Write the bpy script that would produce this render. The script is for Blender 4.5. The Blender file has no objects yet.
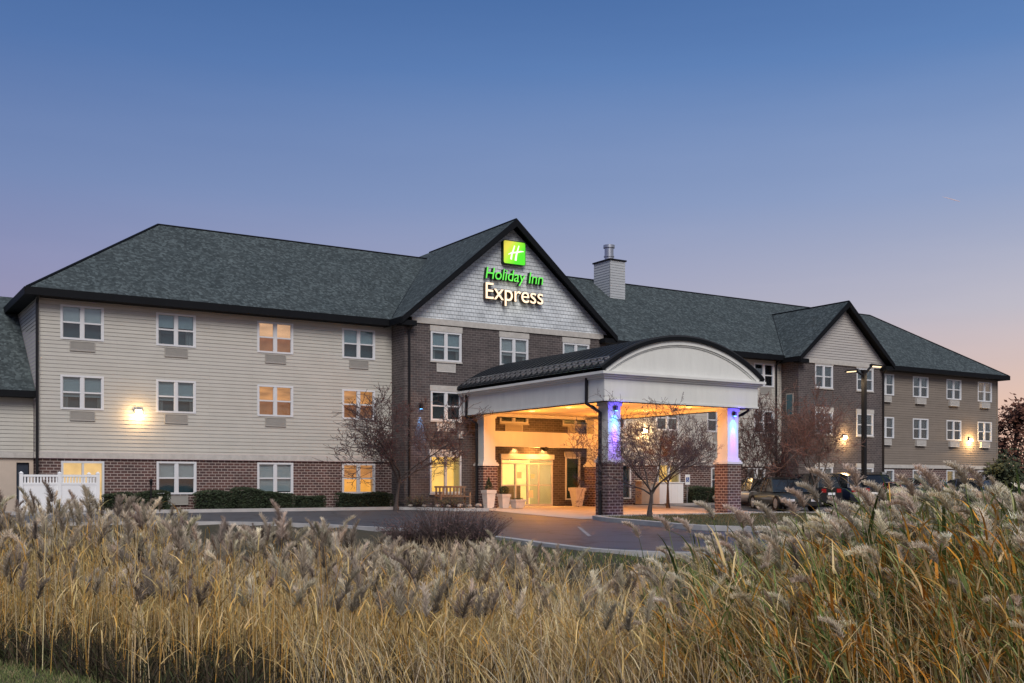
import bpy, bmesh, math, random
import numpy as np
from mathutils import Vector
random.seed(7); rng = np.random.default_rng(7)
sc = bpy.context.scene
COL = sc.collection

# ------------------------------------------------------------------ camera, sky, sun, exposure
FPX, HOR = 1069.8, 484.0
cam = bpy.data.cameras.new('camera'); camo = bpy.data.objects.new('camera', cam); COL.objects.link(camo)
cam.sensor_width = 36; cam.lens = 36 * FPX / 1024; cam.shift_y = (HOR - 341.5) / 1024
cam.clip_start = .1; cam.clip_end = 6000
TH = math.atan2(2190 - 512, FPX)                       # angle between the view and the facade
U = (math.sin(TH), math.cos(TH))
camo.location = (0, 0, 1.08); camo.rotation_euler = (math.pi / 2, 0, -math.atan2(U[1], U[0]))
sc.camera = camo
sc.view_settings.view_transform = 'Standard'; sc.view_settings.look = 'None'
sc.view_settings.exposure = 0.0; sc.view_settings.gamma = 1.0; sc.view_settings.use_curve_mapping = False
sc.render.engine = 'CYCLES'
try:
    sc.cycles.max_bounces = 6; sc.cycles.transparent_max_bounces = 8; sc.cycles.use_denoising = True
    sc.cycles.sample_clamp_indirect = 4.0
except Exception: pass

world = bpy.data.worlds.new('World'); sc.world = world; world.use_nodes = True
wn = world.node_tree; wl = wn.links.new
bg = wn.nodes['Background']; bg.inputs[1].default_value = .1
sky = wn.nodes.new('ShaderNodeTexSky'); sky.sky_type = 'NISHITA'; sky.sun_disc = False
SUN_AZ, SUN_EL = math.radians(203), math.radians(3)     # compass from +Y towards +X
sky.sun_elevation = SUN_EL; sky.sun_rotation = SUN_AZ; sky.ozone_density = 4; sky.dust_density = .4
def wmath(op, a, b=None, clamp=False):
    n = wn.nodes.new('ShaderNodeMath'); n.operation = op; n.use_clamp = clamp
    for i, v in enumerate((a, b)):
        if v is None: continue
        if hasattr(v, 'links'): wl(v, n.inputs[i])
        else: n.inputs[i].default_value = v
    return n.outputs[0]
def wramp(fac, stops):
    n = wn.nodes.new('ShaderNodeValToRGB'); wl(fac, n.inputs[0]); e = n.color_ramp.elements
    while len(e) < len(stops): e.new(.5)
    for k, (p, c) in zip(e, stops): k.position = p; k.color = (*c, 1)
    return n.outputs[0]
def lin(r, g, b):
    return tuple(((v / 255 + .055) / 1.055) ** 2.4 if v > 10 else v / 255 / 12.92 for v in (r, g, b))
tc = wn.nodes.new('ShaderNodeTexCoord'); sx = wn.nodes.new('ShaderNodeSeparateXYZ'); wl(tc.outputs['Generated'], sx.inputs[0])
az = math.radians(118)
hx, hy = sx.outputs[0], sx.outputs[1]
rad = wmath('SQRT', wmath('ADD', wmath('MULTIPLY', hx, hx), wmath('ADD', wmath('MULTIPLY', hy, hy), 1e-5)))
dot = wmath('DIVIDE', wmath('ADD', wmath('MULTIPLY', hx, math.sin(az)), wmath('MULTIPLY', hy, math.cos(az))), rad)
el = wmath('MAXIMUM', sx.outputs[2], 0.0)
cool = wramp(el, [(0, lin(176, 150, 170)), (.12, lin(157, 145, 176)), (.19, lin(140, 143, 184)), (.26, lin(118, 138, 184)), (.36, lin(86, 118, 173)), (.44, lin(64, 101, 157)), (1, (.20, .28, .44))])  # overhead stop brightened above the frame, added as blue fill light
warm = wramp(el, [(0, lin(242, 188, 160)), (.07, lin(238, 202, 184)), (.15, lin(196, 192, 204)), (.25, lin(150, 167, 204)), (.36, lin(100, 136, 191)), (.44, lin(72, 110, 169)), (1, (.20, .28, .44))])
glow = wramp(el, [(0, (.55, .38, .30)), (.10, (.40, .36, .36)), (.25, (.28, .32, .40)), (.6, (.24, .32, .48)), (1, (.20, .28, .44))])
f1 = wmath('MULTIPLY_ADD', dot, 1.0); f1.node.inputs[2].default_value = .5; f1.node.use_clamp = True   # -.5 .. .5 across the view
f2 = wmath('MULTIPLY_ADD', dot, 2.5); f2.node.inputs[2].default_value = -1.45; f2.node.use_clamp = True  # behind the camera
def wmix(f, a, b):
    n = wn.nodes.new('ShaderNodeMix'); n.data_type = 'RGBA'
    if hasattr(f, 'links'): wl(f, n.inputs[0])
    else: n.inputs[0].default_value = f
    wl(a, n.inputs[6]); wl(b, n.inputs[7]); return n.outputs[2]
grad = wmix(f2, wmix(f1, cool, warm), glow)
cm = wn.nodes.new('ShaderNodeMapping'); cm.inputs['Scale'].default_value = (1.2, 1.2, 9); cm.inputs['Rotation'].default_value = (.06, .04, 0); wl(tc.outputs['Generated'], cm.inputs[0])
cn = wn.nodes.new('ShaderNodeTexNoise'); cn.inputs['Scale'].default_value = 2.2; cn.inputs['Detail'].default_value = 5; wl(cm.outputs[0], cn.inputs['Vector'])
wisp = wramp(cn.outputs[0], [(.42, (1, 1, 1)), (.72, (1.07, 1.05, 1.03))])       # thin veils of high cloud
wm_ = wn.nodes.new('ShaderNodeMix'); wm_.data_type = 'RGBA'; wm_.blend_type = 'MULTIPLY'; wm_.inputs[0].default_value = 1; wl(grad, wm_.inputs[6]); wl(wisp, wm_.inputs[7]); grad = wm_.outputs[2]
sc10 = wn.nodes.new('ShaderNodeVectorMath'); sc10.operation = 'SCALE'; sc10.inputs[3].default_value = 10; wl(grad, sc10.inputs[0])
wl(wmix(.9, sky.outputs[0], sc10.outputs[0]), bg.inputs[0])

sun = bpy.data.lights.new('sun', 'SUN'); suno = bpy.data.objects.new('sun', sun); COL.objects.link(suno)
sun.energy = 2.7; sun.angle = math.radians(32); sun.color = (1, .93, .85)     # the broad afterglow behind the camera
sd = Vector((math.sin(SUN_AZ) * .85, math.cos(SUN_AZ) * .85, .75))
suno.rotation_euler = (sd).to_track_quat('Z', 'Y').to_euler()

# ------------------------------------------------------------------ helpers
def newmat(name):
    m = bpy.data.materials.new(name); m.use_nodes = True
    return m, m.node_tree, m.node_tree.nodes['Principled BSDF']
def nmath(nt, op, a, b=None, clamp=False):
    n = nt.nodes.new('ShaderNodeMath'); n.operation = op; n.use_clamp = clamp
    for i, v in enumerate((a, b)):
        if v is None: continue
        if hasattr(v, 'links'): nt.links.new(v, n.inputs[i])
        else: n.inputs[i].default_value = v
    return n.outputs[0]
def nramp(nt, fac, stops, interp='LINEAR'):
    n = nt.nodes.new('ShaderNodeValToRGB'); nt.links.new(fac, n.inputs[0]); e = n.color_ramp.elements
    n.color_ramp.interpolation = interp
    while len(e) < len(stops): e.new(.5)
    for k, (p, c) in zip(e, stops): k.position = p; k.color = (*c, 1)
    return n.outputs[0]
def nmix(nt, f, a, b, mode='MIX'):
    n = nt.nodes.new('ShaderNodeMix'); n.data_type = 'RGBA'; n.blend_type = mode
    for i, v in ((0, f), (6, a), (7, b)):
        if hasattr(v, 'links'): nt.links.new(v, n.inputs[i])
        elif i == 0: n.inputs[0].default_value = v
        else: n.inputs[i].default_value = (*v, 1)
    return n.outputs[2]
def nnoise(nt, vec, scale, detail=4, rough=.6):
    n = nt.nodes.new('ShaderNodeTexNoise'); n.inputs['Scale'].default_value = scale
    n.inputs['Detail'].default_value = detail; n.inputs['Roughness'].default_value = rough
    if vec is not None: nt.links.new(vec, n.inputs['Vector'])
    return n.outputs[0]
def ocoord(nt, scale=None):
    t = nt.nodes.new('ShaderNodeTexCoord').outputs['Object']
    if scale is None: return t
    n = nt.nodes.new('ShaderNodeVectorMath'); n.operation = 'MULTIPLY'; nt.links.new(t, n.inputs[0]); n.inputs[1].default_value = scale
    return n.outputs[0]
def nbump(nt, h, p, strength, dist=.02):
    b = nt.nodes.new('ShaderNodeBump'); b.inputs['Strength'].default_value = strength; b.inputs['Distance'].default_value = dist
    nt.links.new(h, b.inputs['Height']); nt.links.new(b.outputs[0], p.inputs['Normal'])
def plain(name, c, rough=.7, var=.15, scale=3, metal=0, bump=0, vscale=None, spec=.3):
    m, nt, p = newmat(name)
    o = ocoord(nt, vscale); n = nnoise(nt, o, scale)
    dk = tuple(v * (1 - var) for v in c); lt = tuple(min(1, v * (1 + var)) for v in c)
    nt.links.new(nramp(nt, n, [(.3, dk), (.7, lt)]), p.inputs['Base Color'])
    p.inputs['Roughness'].default_value = rough; p.inputs['Metallic'].default_value = metal
    p.inputs['Specular IOR Level'].default_value = spec
    if bump: nbump(nt, nnoise(nt, o, scale * 8), p, bump)
    return m
def emis(name, c, s, var=0, scale=3, vscale=(1, 1, 1)):
    m, nt, p = newmat(name)
    p.inputs['Base Color'].default_value = (*[v * .5 for v in c], 1); p.inputs['Emission Strength'].default_value = s
    if var:
        n = nnoise(nt, ocoord(nt, vscale), scale, 2)
        nt.links.new(nramp(nt, n, [(.3, tuple(v * (1 - var) for v in c)), (.7, c)]), p.inputs['Emission Color'])
    else: p.inputs['Emission Color'].default_value = (*c, 1)
    p.inputs['Roughness'].default_value = .6
    return m
def brick(name, a, b, mortar, bw=.30, bh=.12, ms=.012, bias=0):
    m, nt, p = newmat(name)
    s = nt.nodes.new('ShaderNodeSeparateXYZ'); nt.links.new(ocoord(nt), s.inputs[0])
    c = nt.nodes.new('ShaderNodeCombineXYZ')
    nt.links.new(nmath(nt, 'ADD', s.outputs[0], s.outputs[1]), c.inputs[0]); nt.links.new(s.outputs[2], c.inputs[1])
    t = nt.nodes.new('ShaderNodeTexBrick'); nt.links.new(c.outputs[0], t.inputs['Vector'])
    t.inputs['Color1'].default_value = (*a, 1); t.inputs['Color2'].default_value = (*b, 1); t.inputs['Mortar'].default_value = (*mortar, 1)
    t.inputs['Scale'].default_value = 1; t.inputs['Mortar Size'].default_value = ms; t.inputs['Mortar Smooth'].default_value = .2
    t.inputs['Bias'].default_value = bias; t.inputs['Brick Width'].default_value = bw; t.inputs['Row Height'].default_value = bh
    n = nnoise(nt, ocoord(nt), 1.3, 5)
    k = nramp(nt, n, [(.3, (.78, .78, .78)), (.7, (1.15, 1.15, 1.15))] if bw < 1 else [(.3, (.94, .94, .93)), (.7, (1.04, 1.04, 1.04))])
    nt.links.new(nmix(nt, 1, t.outputs[0], k, 'MULTIPLY'), p.inputs['Base Color'])
    p.inputs['Roughness'].default_value = .85
    nbump(nt, nmath(nt, 'MULTIPLY', t.outputs['Fac'], -1.0), p, .5, .01)
    return m

class MB:
    def __init__(s): s.v = []; s.f = []; s.m = []; s.cur = 0; s.smooth = []
    def add(s, vs, fs, sm=False):
        b = len(s.v); s.v += [tuple(q) for q in vs]
        for f in fs: s.f.append(tuple(i + b for i in f)); s.m.append(s.cur); s.smooth.append(sm)
    def box(s, x0, y0, z0, x1, y1, z1):
        s.add([(x0, y0, z0), (x1, y0, z0), (x1, y1, z0), (x0, y1, z0), (x0, y0, z1), (x1, y0, z1), (x1, y1, z1), (x0, y1, z1)],
              [(0, 3, 2, 1), (4, 5, 6, 7), (0, 1, 5, 4), (1, 2, 6, 5), (2, 3, 7, 6), (3, 0, 4, 7)])
    def poly(s, pts): s.add(pts, [tuple(range(len(pts)))])
    def frustum(s, cx, cy, z0, z1, a0, b0, a1, b1):
        s.add([(cx - a0, cy - b0, z0), (cx + a0, cy - b0, z0), (cx + a0, cy + b0, z0), (cx - a0, cy + b0, z0),
               (cx - a1, cy - b1, z1), (cx + a1, cy - b1, z1), (cx + a1, cy + b1, z1), (cx - a1, cy + b1, z1)],
              [(0, 3, 2, 1), (4, 5, 6, 7), (0, 1, 5, 4), (1, 2, 6, 5), (2, 3, 7, 6), (3, 0, 4, 7)])
    def extrude(s, pts, d):
        n = len(pts); d = Vector(d); q = [tuple(Vector(p) + d) for p in pts]
        s.add(list(pts) + q, [tuple(range(n - 1, -1, -1)), tuple(range(n, 2 * n))] + [(i, (i + 1) % n, n + (i + 1) % n, n + i) for i in range(n)])
    def tube(s, pts, rs, n=8, cap=True, sm=True):
        pts = [Vector(p) for p in pts]
        if not isinstance(rs, (list, tuple)): rs = [rs] * len(pts)
        vs = []; fs = []
        ref = None
        for i, p in enumerate(pts):
            d = (pts[min(i + 1, len(pts) - 1)] - pts[max(i - 1, 0)])
            if d.length < 1e-9: d = Vector((0, 0, 1))
            d.normalize()
            if ref is None: ref = Vector((1, 0, 0)) if abs(d.x) < .8 else Vector((0, 1, 0))
            a = (ref - d * ref.dot(d)).normalized(); b = d.cross(a); ref = a
            for k in range(n):
                t = 2 * math.pi * k / n; vs.append(p + (a * math.cos(t) + b * math.sin(t)) * rs[i])
        for i in range(len(pts) - 1):
            for k in range(n):
                k2 = (k + 1) % n; fs.append((i * n + k, i * n + k2, (i + 1) * n + k2, (i + 1) * n + k))
        s.add(vs, fs, sm)
        if cap:
            s.add([vs[k] for k in range(n)][::-1], [tuple(range(n))]); s.add(vs[-n:], [tuple(range(n))])
    def lathe(s, cx, cy, prof, n=16, sm=True):
        vs = []; fs = []
        for r, z in prof:
            for k in range(n):
                t = 2 * math.pi * k / n; vs.append((cx + r * math.cos(t), cy + r * math.sin(t), z))
        for i in range(len(prof) - 1):
            for k in range(n): k2 = (k + 1) % n; fs.append((i * n + k, i * n + k2, (i + 1) * n + k2, (i + 1) * n + k))
        s.add(vs, fs, sm); s.add(vs[:n][::-1], [tuple(range(n))]); s.add(vs[-n:], [tuple(range(n))])
    def build(s, name, mats, parent=None, off=(0, 0, 0), loc=None, rotz=0):
        me = bpy.data.meshes.new(name); o3 = Vector(off)
        me.from_pydata([tuple(Vector(p) - o3) for p in s.v], [], s.f)
        mats = mats if isinstance(mats, (list, tuple)) else [mats]
        for m in mats: me.materials.append(m)
        me.polygons.foreach_set('material_index', s.m); me.polygons.foreach_set('use_smooth', s.smooth)
        me.update()
        o = bpy.data.objects.new(name, me); COL.objects.link(o)
        if parent: o.parent = parent
        if loc is not None: o.location = loc
        o.rotation_euler.z = rotz
        return o
def tag(o, label=None, cat=None, group=None, kind=None):
    for k, v in (('label', label), ('category', cat), ('group', group), ('kind', kind)):
        if v: o[k] = v
    return o
def thing(name, label, cat, loc=(0, 0, 0), rotz=0, group=None):
    o = bpy.data.objects.new(name, None); COL.objects.link(o); o.location = loc; o.rotation_euler.z = rotz
    o.empty_display_size = .2
    return tag(o, label, cat, group)
def light(kind, loc, energy, color, parent=None, size=.1, spot=None, aim=None, blend=.6):
    l = bpy.data.lights.new('lamp_light', kind); o = bpy.data.objects.new('lamp_light', l); COL.objects.link(o)
    l.energy = energy; l.color = color
    if kind != 'AREA': l.shadow_soft_size = size
    else: l.size = size
    if spot: l.spot_size = math.radians(spot); l.spot_blend = blend
    o.location = loc
    if aim is not None: o.rotation_euler = (-Vector(aim)).to_track_quat('Z', 'Y').to_euler()
    if parent: o.parent = parent
    return o

# ------------------------------------------------------------------ materials
M = {}
M['siding_pale'] = brick('siding_pale', (.48, .465, .42), (.458, .442, .40), (.37, .355, .32), 3.66, .15, .004); M['siding_pale'].node_tree.nodes['Principled BSDF'].inputs['Roughness'].default_value = .6
M['siding_tan'] = brick('siding_tan', (.215, .182, .153), (.198, .167, .140), (.13, .11, .09), 3.66, .15, .004)
M['siding_gable'] = plain('siding_gable', (.43, .41, .39), .6, .05, .8, vscale=(1, 1, 6))
M['shake'] = brick('shake', (.62, .66, .69), (.54, .58, .61), (.34, .37, .39), .20, .18, .010)
M['trim_stone'] = plain('trim_stone', (.46, .44, .41), .8, .12, 5, bump=.2)
M['brick_red'] = brick('brick_red', (.105, .048, .042), (.062, .035, .035), (.36, .30, .27), .26, .115, .014)
M['brick_dark'] = brick('brick_dark', (.094, .076, .074), (.060, .050, .050), (.175, .155, .15), .28, .11, .010)
M['black_metal'] = plain('black_metal', (.010, .010, .012), .45, .1, 4)
M['gutter'] = plain('gutter', (.007, .008, .010), .6, .1, 2, spec=.12)
M['white_vinyl'] = plain('white_vinyl', (.78, .79, .80), .4, .03, 2)
M['frame_white'] = plain('frame_white', (.63, .64, .66), .4, .03, 2)
M['ac_grille'] = plain('ac_grille', (.33, .315, .29), .6, .06, 2)
M['ac_pale'] = plain('ac_pale', (.50, .48, .45), .6, .06, 2)
M['stucco'] = plain('stucco', (.645, .65, .62), .9, .045, 2.2, bump=.25, vscale=(1.6, 1.6, .35))
M['stucco_plain'] = plain('stucco_plain', (.65, .655, .63), .9, .05, 2)
M['concrete'] = plain('concrete', (.42, .395, .365), .9, .15, 1.5, bump=.2)
M['kerb_concrete'] = plain('kerb_concrete', (.40, .39, .38), .9, .15, 1.5, bump=.2)
M['mulch'] = plain('mulch', (.055, .036, .026), .95, .5, 9, bump=.8)
M['steel'] = plain('steel', (.42, .45, .5), .35, .1, 3, metal=.8)
M['rubber'] = plain('rubber', (.015, .015, .016), .8, .1, 8)
M['alloy'] = plain('alloy', (.45, .46, .48), .35, .1, 8, metal=.9)
M['wood_grey'] = plain('wood_grey', (.24, .17, .12), .8, .25, 6, vscale=(.6, 6, 6))
M['pot_white'] = plain('pot_white', (.60, .56, .52), .6, .08, 5)
M['rock'] = plain('rock', (.33, .29, .25), .9, .25, 6, bump=.5)
M['blind'] = plain('blind', (.40, .50, .53), .7, .04, 1)
M['blind_pale'] = plain('blind_pale', (.60, .63, .63), .7, .04, 1)
M['curtain'] = plain('curtain', (.26, .30, .31), .9, .1, 3)
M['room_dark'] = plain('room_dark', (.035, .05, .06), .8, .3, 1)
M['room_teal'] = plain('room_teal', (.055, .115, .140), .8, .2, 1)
def asphalt():
    m, nt, p = newmat('asphalt'); o = ocoord(nt)
    a = nnoise(nt, o, .35, 5); b = nnoise(nt, o, 60, 3)
    c = nmix(nt, .5, nramp(nt, a, [(.3, (.040, .045, .058)), (.7, (.068, .075, .092))]), nramp(nt, b, [(.35, (.03, .033, .042)), (.7, (.10, .105, .12))]))
    vo = nt.nodes.new('ShaderNodeTexVoronoi'); vo.feature = 'DISTANCE_TO_EDGE'; vo.inputs['Scale'].default_value = .32
    nz = nt.nodes.new('ShaderNodeTexNoise'); nz.inputs['Scale'].default_value = 1.1; nt.links.new(o, nz.inputs['Vector'])
    va = nt.nodes.new('ShaderNodeVectorMath'); va.operation = 'ADD'; nt.links.new(o, va.inputs[0]); nt.links.new(nz.outputs['Color'], va.inputs[1]); nt.links.new(va.outputs[0], vo.inputs['Vector'])
    cr = nramp(nt, vo.outputs['Distance'], [(.0, (.35, .35, .36)), (.012, (.45, .45, .46)), (.022, (1, 1, 1))])
    st = nramp(nt, nnoise(nt, o, .9, 3), [(.36, (.62, .62, .63)), (.44, (1, 1, 1))])
    c = nmix(nt, 1, nmix(nt, 1, c, cr, 'MULTIPLY'), st, 'MULTIPLY')
    nt.links.new(c, p.inputs['Base Color']); p.inputs['Roughness'].default_value = .55
    nbump(nt, b, p, .35, .01); return m
M['asphalt'] = asphalt()
def shingle():
    m, nt, p = newmat('shingle')
    s = nt.nodes.new('ShaderNodeSeparateXYZ'); nt.links.new(ocoord(nt), s.inputs[0])
    c = nt.nodes.new('ShaderNodeCombineXYZ')
    geo = nt.nodes.new('ShaderNodeNewGeometry'); sn = nt.nodes.new('ShaderNodeSeparateXYZ'); nt.links.new(geo.outputs['Normal'], sn.inputs[0])
    # run along whichever horizontal axis the slope does not fall in
    isx = nmath(nt, 'GREATER_THAN', nmath(nt, 'ABSOLUTE', sn.outputs[0]), nmath(nt, 'ABSOLUTE', sn.outputs[1]))
    run = nmath(nt, 'ADD', nmath(nt, 'MULTIPLY', s.outputs[1], isx), nmath(nt, 'MULTIPLY', s.outputs[0], nmath(nt, 'SUBTRACT', 1.0, isx)))
    nt.links.new(run, c.inputs[0]); nt.links.new(nmath(nt, 'MULTIPLY', s.outputs[2], .8), c.inputs[1])
    t = nt.nodes.new('ShaderNodeTexBrick'); nt.links.new(c.outputs[0], t.inputs['Vector'])
    t.inputs['Color1'].default_value = (.038, .052, .055, 1); t.inputs['Color2'].default_value = (.095, .122, .125, 1); t.inputs['Mortar'].default_value = (.045, .058, .06, 1)
    t.inputs['Scale'].default_value = 1; t.inputs['Mortar Size'].default_value = .008; t.inputs['Brick Width'].default_value = .22; t.inputs['Row Height'].default_value = .11
    n = nnoise(nt, c.outputs[0], .8, 6, .7)
    k = nramp(nt, n, [(.3, (.86, .88, .89)), (.7, (1.12, 1.11, 1.1))])
    vs_ = nt.nodes.new('ShaderNodeVectorMath'); vs_.operation = 'MULTIPLY'; nt.links.new(c.outputs[0], vs_.inputs[0]); vs_.inputs[1].default_value = (9.5, 18, 1)
    vo = nt.nodes.new('ShaderNodeTexVoronoi'); nt.links.new(vs_.outputs[0], vo.inputs['Vector']); vo.inputs['Scale'].default_value = 1
    sv = nt.nodes.new('ShaderNodeSeparateXYZ'); nt.links.new(vo.outputs['Color'], sv.inputs[0])
    k2 = nramp(nt, sv.outputs[0], [(.0, (.62, .62, .62)), (.55, (.92, .92, .92)), (1, (1.6, 1.6, 1.58))])
    base = nmix(nt, .15, (.062, .076, .080), t.outputs[0])
    nt.links.new(nmix(nt, 1, nmix(nt, 1, base, k, 'MULTIPLY'), k2, 'MULTIPLY'), p.inputs['Base Color'])
    p.inputs['Roughness'].default_value = .95; p.inputs['Specular IOR Level'].default_value = .15
    return m
M['shingle'] = shingle()
def glass():
    m = bpy.data.materials.new('glass'); m.use_nodes = True; nt = m.node_tree
    nt.nodes.remove(nt.nodes['Principled BSDF']); out = nt.nodes['Material Output']
    g = nt.nodes.new('ShaderNodeBsdfGlossy'); g.inputs['Roughness'].default_value = .02; g.inputs['Color'].default_value = (.9, .95, 1, 1)
    t = nt.nodes.new('ShaderNodeBsdfTransparent'); t.inputs['Color'].default_value = (.90, .95, .96, 1)
    fr = nt.nodes.new('ShaderNodeFresnel'); fr.inputs[0].default_value = 1.5
    k = nmath(nt, 'MULTIPLY_ADD', fr.outputs[0], .9); k.node.inputs[2].default_value = .02
    # a little waviness in the pane
    n = nnoise(nt, ocoord(nt), 1.2, 1); b = nt.nodes.new('ShaderNodeBump'); b.inputs['Strength'].default_value = .03; b.inputs['Distance'].default_value = .03
    nt.links.new(n, b.inputs['Height']); nt.links.new(b.outputs[0], g.inputs['Normal'])
    mx = nt.nodes.new('ShaderNodeMixShader'); nt.links.new(k, mx.inputs[0]); nt.links.new(t.outputs[0], mx.inputs[1]); nt.links.new(g.outputs[0], mx.inputs[2])
    nt.links.new(mx.outputs[0], out.inputs[0]); return m
M['glass'] = glass()
M['lit_lobby'] = emis('lit_lobby', (1.0, .55, .12), 1.35, .3, 1.2)
M['lit_orange'] = emis('lit_orange', (1.0, .44, .08), 1.1, .35, 1.4, (1, 1, .6))
M['glow_peach'] = emis('glow_peach', (.95, .52, .27), .85, .4, 1.6, (.6, 1, 2.5))  # emission blends room light with sunset sky mirrored in the panes
M['lit_brown'] = emis('lit_brown', (.60, .24, .10), .45, .4, 2.2)
M['glow_amber'] = emis('glow_amber', (.95, .42, .14), .8, .7, 2.0, (.5, 1, 2.2))  # emissive colour carries reflected dusk sky as well as room light
M['lit_soft'] = emis('lit_soft', (.9, .62, .42), .35, .3, 1.5)
M['lamp_warm'] = emis('lamp_warm', (1, .70, .34), 28)
M['lamp_soffit'] = emis('lamp_soffit', (1, .66, .28), 1.6)
M['lamp_street'] = emis('lamp_street', (1, .74, .42), 2.2)
M['lamp_blue'] = emis('lamp_blue', (.12, .45, 1), 8)
M['sign_green'] = emis('sign_green', (.13, .78, .08), .9)
M['sign_white'] = emis('sign_white', (1, .74, .50), 1.3)
M['sign_return'] = plain('sign_return', (.01, .035, .012), .5, .1, 4)
M['sign_return_bronze'] = plain('sign_return_bronze', (.09, .055, .035), .5, .1, 4)
def logo_green():
    m, nt, p = newmat('logo_green')
    s = nt.nodes.new('ShaderNodeSeparateXYZ'); nt.links.new(ocoord(nt), s.inputs[0])
    k = nmath(nt, 'SUBTRACT', nmath(nt, 'MULTIPLY', s.outputs[0], .75), nmath(nt, 'MULTIPLY', s.outputs[2], .55))
    k = nmath(nt, 'ADD', k, .5)
    c = nramp(nt, k, [(.05, (.62, .55, .06)), (.45, (.28, .68, .03)), (.8, (.07, .62, .02))])
    nt.links.new(c, p.inputs['Emission Color']); nt.links.new(c, p.inputs['Base Color']); p.inputs['Emission Strength'].default_value = .75
    return m
M['logo_green'] = logo_green()
M['logo_white'] = emis('logo_white', (1, .95, .80), 1.1)

# ------------------------------------------------------------------ terrain
def smooth_poly(pts, per=6):
    out = []
    P = [np.array(p, float) for p in pts]
    for i in range(len(P) - 1):
        a, b, c, d = P[max(i - 1, 0)], P[i], P[i + 1], P[min(i + 2, len(P) - 1)]
        for k in range(per):
            t = k / per
            out.append(.5 * ((2 * b) + (-a + c) * t + (2 * a - 5 * b + 4 * c - d) * t * t + (-a + 3 * b - 3 * c + d) * t ** 3))
    out.append(P[-1]); return np.array(out)
EDGE = np.vstack([[(-90, 34.6)], smooth_poly([(-30, 34.6), (3, 34.9), (9.5, 34.2), (12.3, 31.8), (13.5, 28), (13.8, 23), (13.2, 19), (13.1, 16.9), (14.2, 15.3), (17, 14.5), (26, 14.2), (60, 14.2)], 6), [(130, 14.2)]])
def world_xy(px, d):
    t = (px - 512) / FPX; return (d * (U[0] * t + U[1]), d * (-U[1] * t + U[0]))
def edge_dist(x, y):
    """signed distance to the near edge of the drive: positive on the camera's side"""
    x = np.asarray(x, float); y = np.asarray(y, float)
    best = np.full(x.shape, 1e9); sgn = np.ones(x.shape)
    for i in range(len(EDGE) - 1):
        a, b = EDGE[i], EDGE[i + 1]; d = b - a; L2 = (d ** 2).sum()
        t = np.clip(((x - a[0]) * d[0] + (y - a[1]) * d[1]) / L2, 0, 1)
        px, py = a[0] + t * d[0], a[1] + t * d[1]
        dd = np.hypot(x - px, y - py)
        cr = d[0] * (y - a[1]) - d[1] * (x - a[0])
        m = dd < best - 1e-9
        best = np.where(m, dd, best); sgn = np.where(m, np.where(cr < 0, 1, -1), sgn)
    return best * sgn
def grade(y): return np.interp(y, [10, 14, 30, 36, 42, 43], [-.27, -.27, -.2, -.12, -.0, 0])
def gz(x, y):
    x = np.asarray(x, float); y = np.asarray(y, float)
    s = edge_dist(x, y)
    drop = np.interp(s, [0, 1.8, 6, 9, 12.5, 16], [-.02, -.12, -.85, -.95, -.36, -.30])
    z = grade(np.maximum(y, 14)) * np.clip(1 - s / 12, 0, 1) - .27 * np.clip(s / 12, 0, 1) + drop
    return np.where(s > 0, z, grade(y) - .14)
def g1(x, y): return float(gz(np.array([x]), np.array([y]))[0])

xs = np.concatenate([[-600, -300, -150, -80, -50, -35, -25], np.arange(-18, 34, .5), [36, 40, 46, 54, 64, 80, 110, 160, 300, 600]])
ys = np.concatenate([[-600, -300, -120, -50, -25, -12], np.arange(-6, 46, .5), [48, 54, 64, 80, 110, 160, 300, 700]])
XX, YY = np.meshgrid(xs, ys); ZZ = gz(XX, YY)
gm = MB(); nx, ny = len(xs), len(ys)
gm.add(list(zip(XX.ravel(), YY.ravel(), ZZ.ravel())), [(j * nx + i, j * nx + i + 1, (j + 1) * nx + i + 1, (j + 1) * nx + i) for j in range(ny - 1) for i in range(nx - 1)], True)
def groundmat():
    m, nt, p = newmat('ground_soil'); o = ocoord(nt)
    a = nnoise(nt, o, .5, 5); b = nnoise(nt, o, 14, 5)
    c = nmix(nt, .55, nramp(nt, a, [(.35, (.03, .034, .015)), (.65, (.07, .055, .03))]), nramp(nt, b, [(.3, (.02, .02, .01)), (.7, (.09, .07, .04))]))  # soil tone darkened to stand for shade between the reed stems
    nt.links.new(c, p.inputs['Base Color']); p.inputs['Roughness'].default_value = .95; nbump(nt, b, p, .8, .05); return m
def lawnmat():
    m, nt, p = newmat('lawn_turf'); o = ocoord(nt)
    a = nnoise(nt, o, .8, 5); b = nnoise(nt, o, 30, 5)
    c = nmix(nt, .5, nramp(nt, a, [(.35, (.035, .06, .02)), (.7, (.10, .09, .04))]), nramp(nt, b, [(.3, (.03, .045, .015)), (.7, (.12, .12, .05))]))
    nt.links.new(c, p.inputs['Base Color']); p.inputs['Roughness'].default_value = .95; nbump(nt, b, p, .9, .04); return m
M['soil'] = groundmat(); M['lawn'] = lawnmat()
tag(gm.build('ground', M['soil']), kind='structure')

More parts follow.
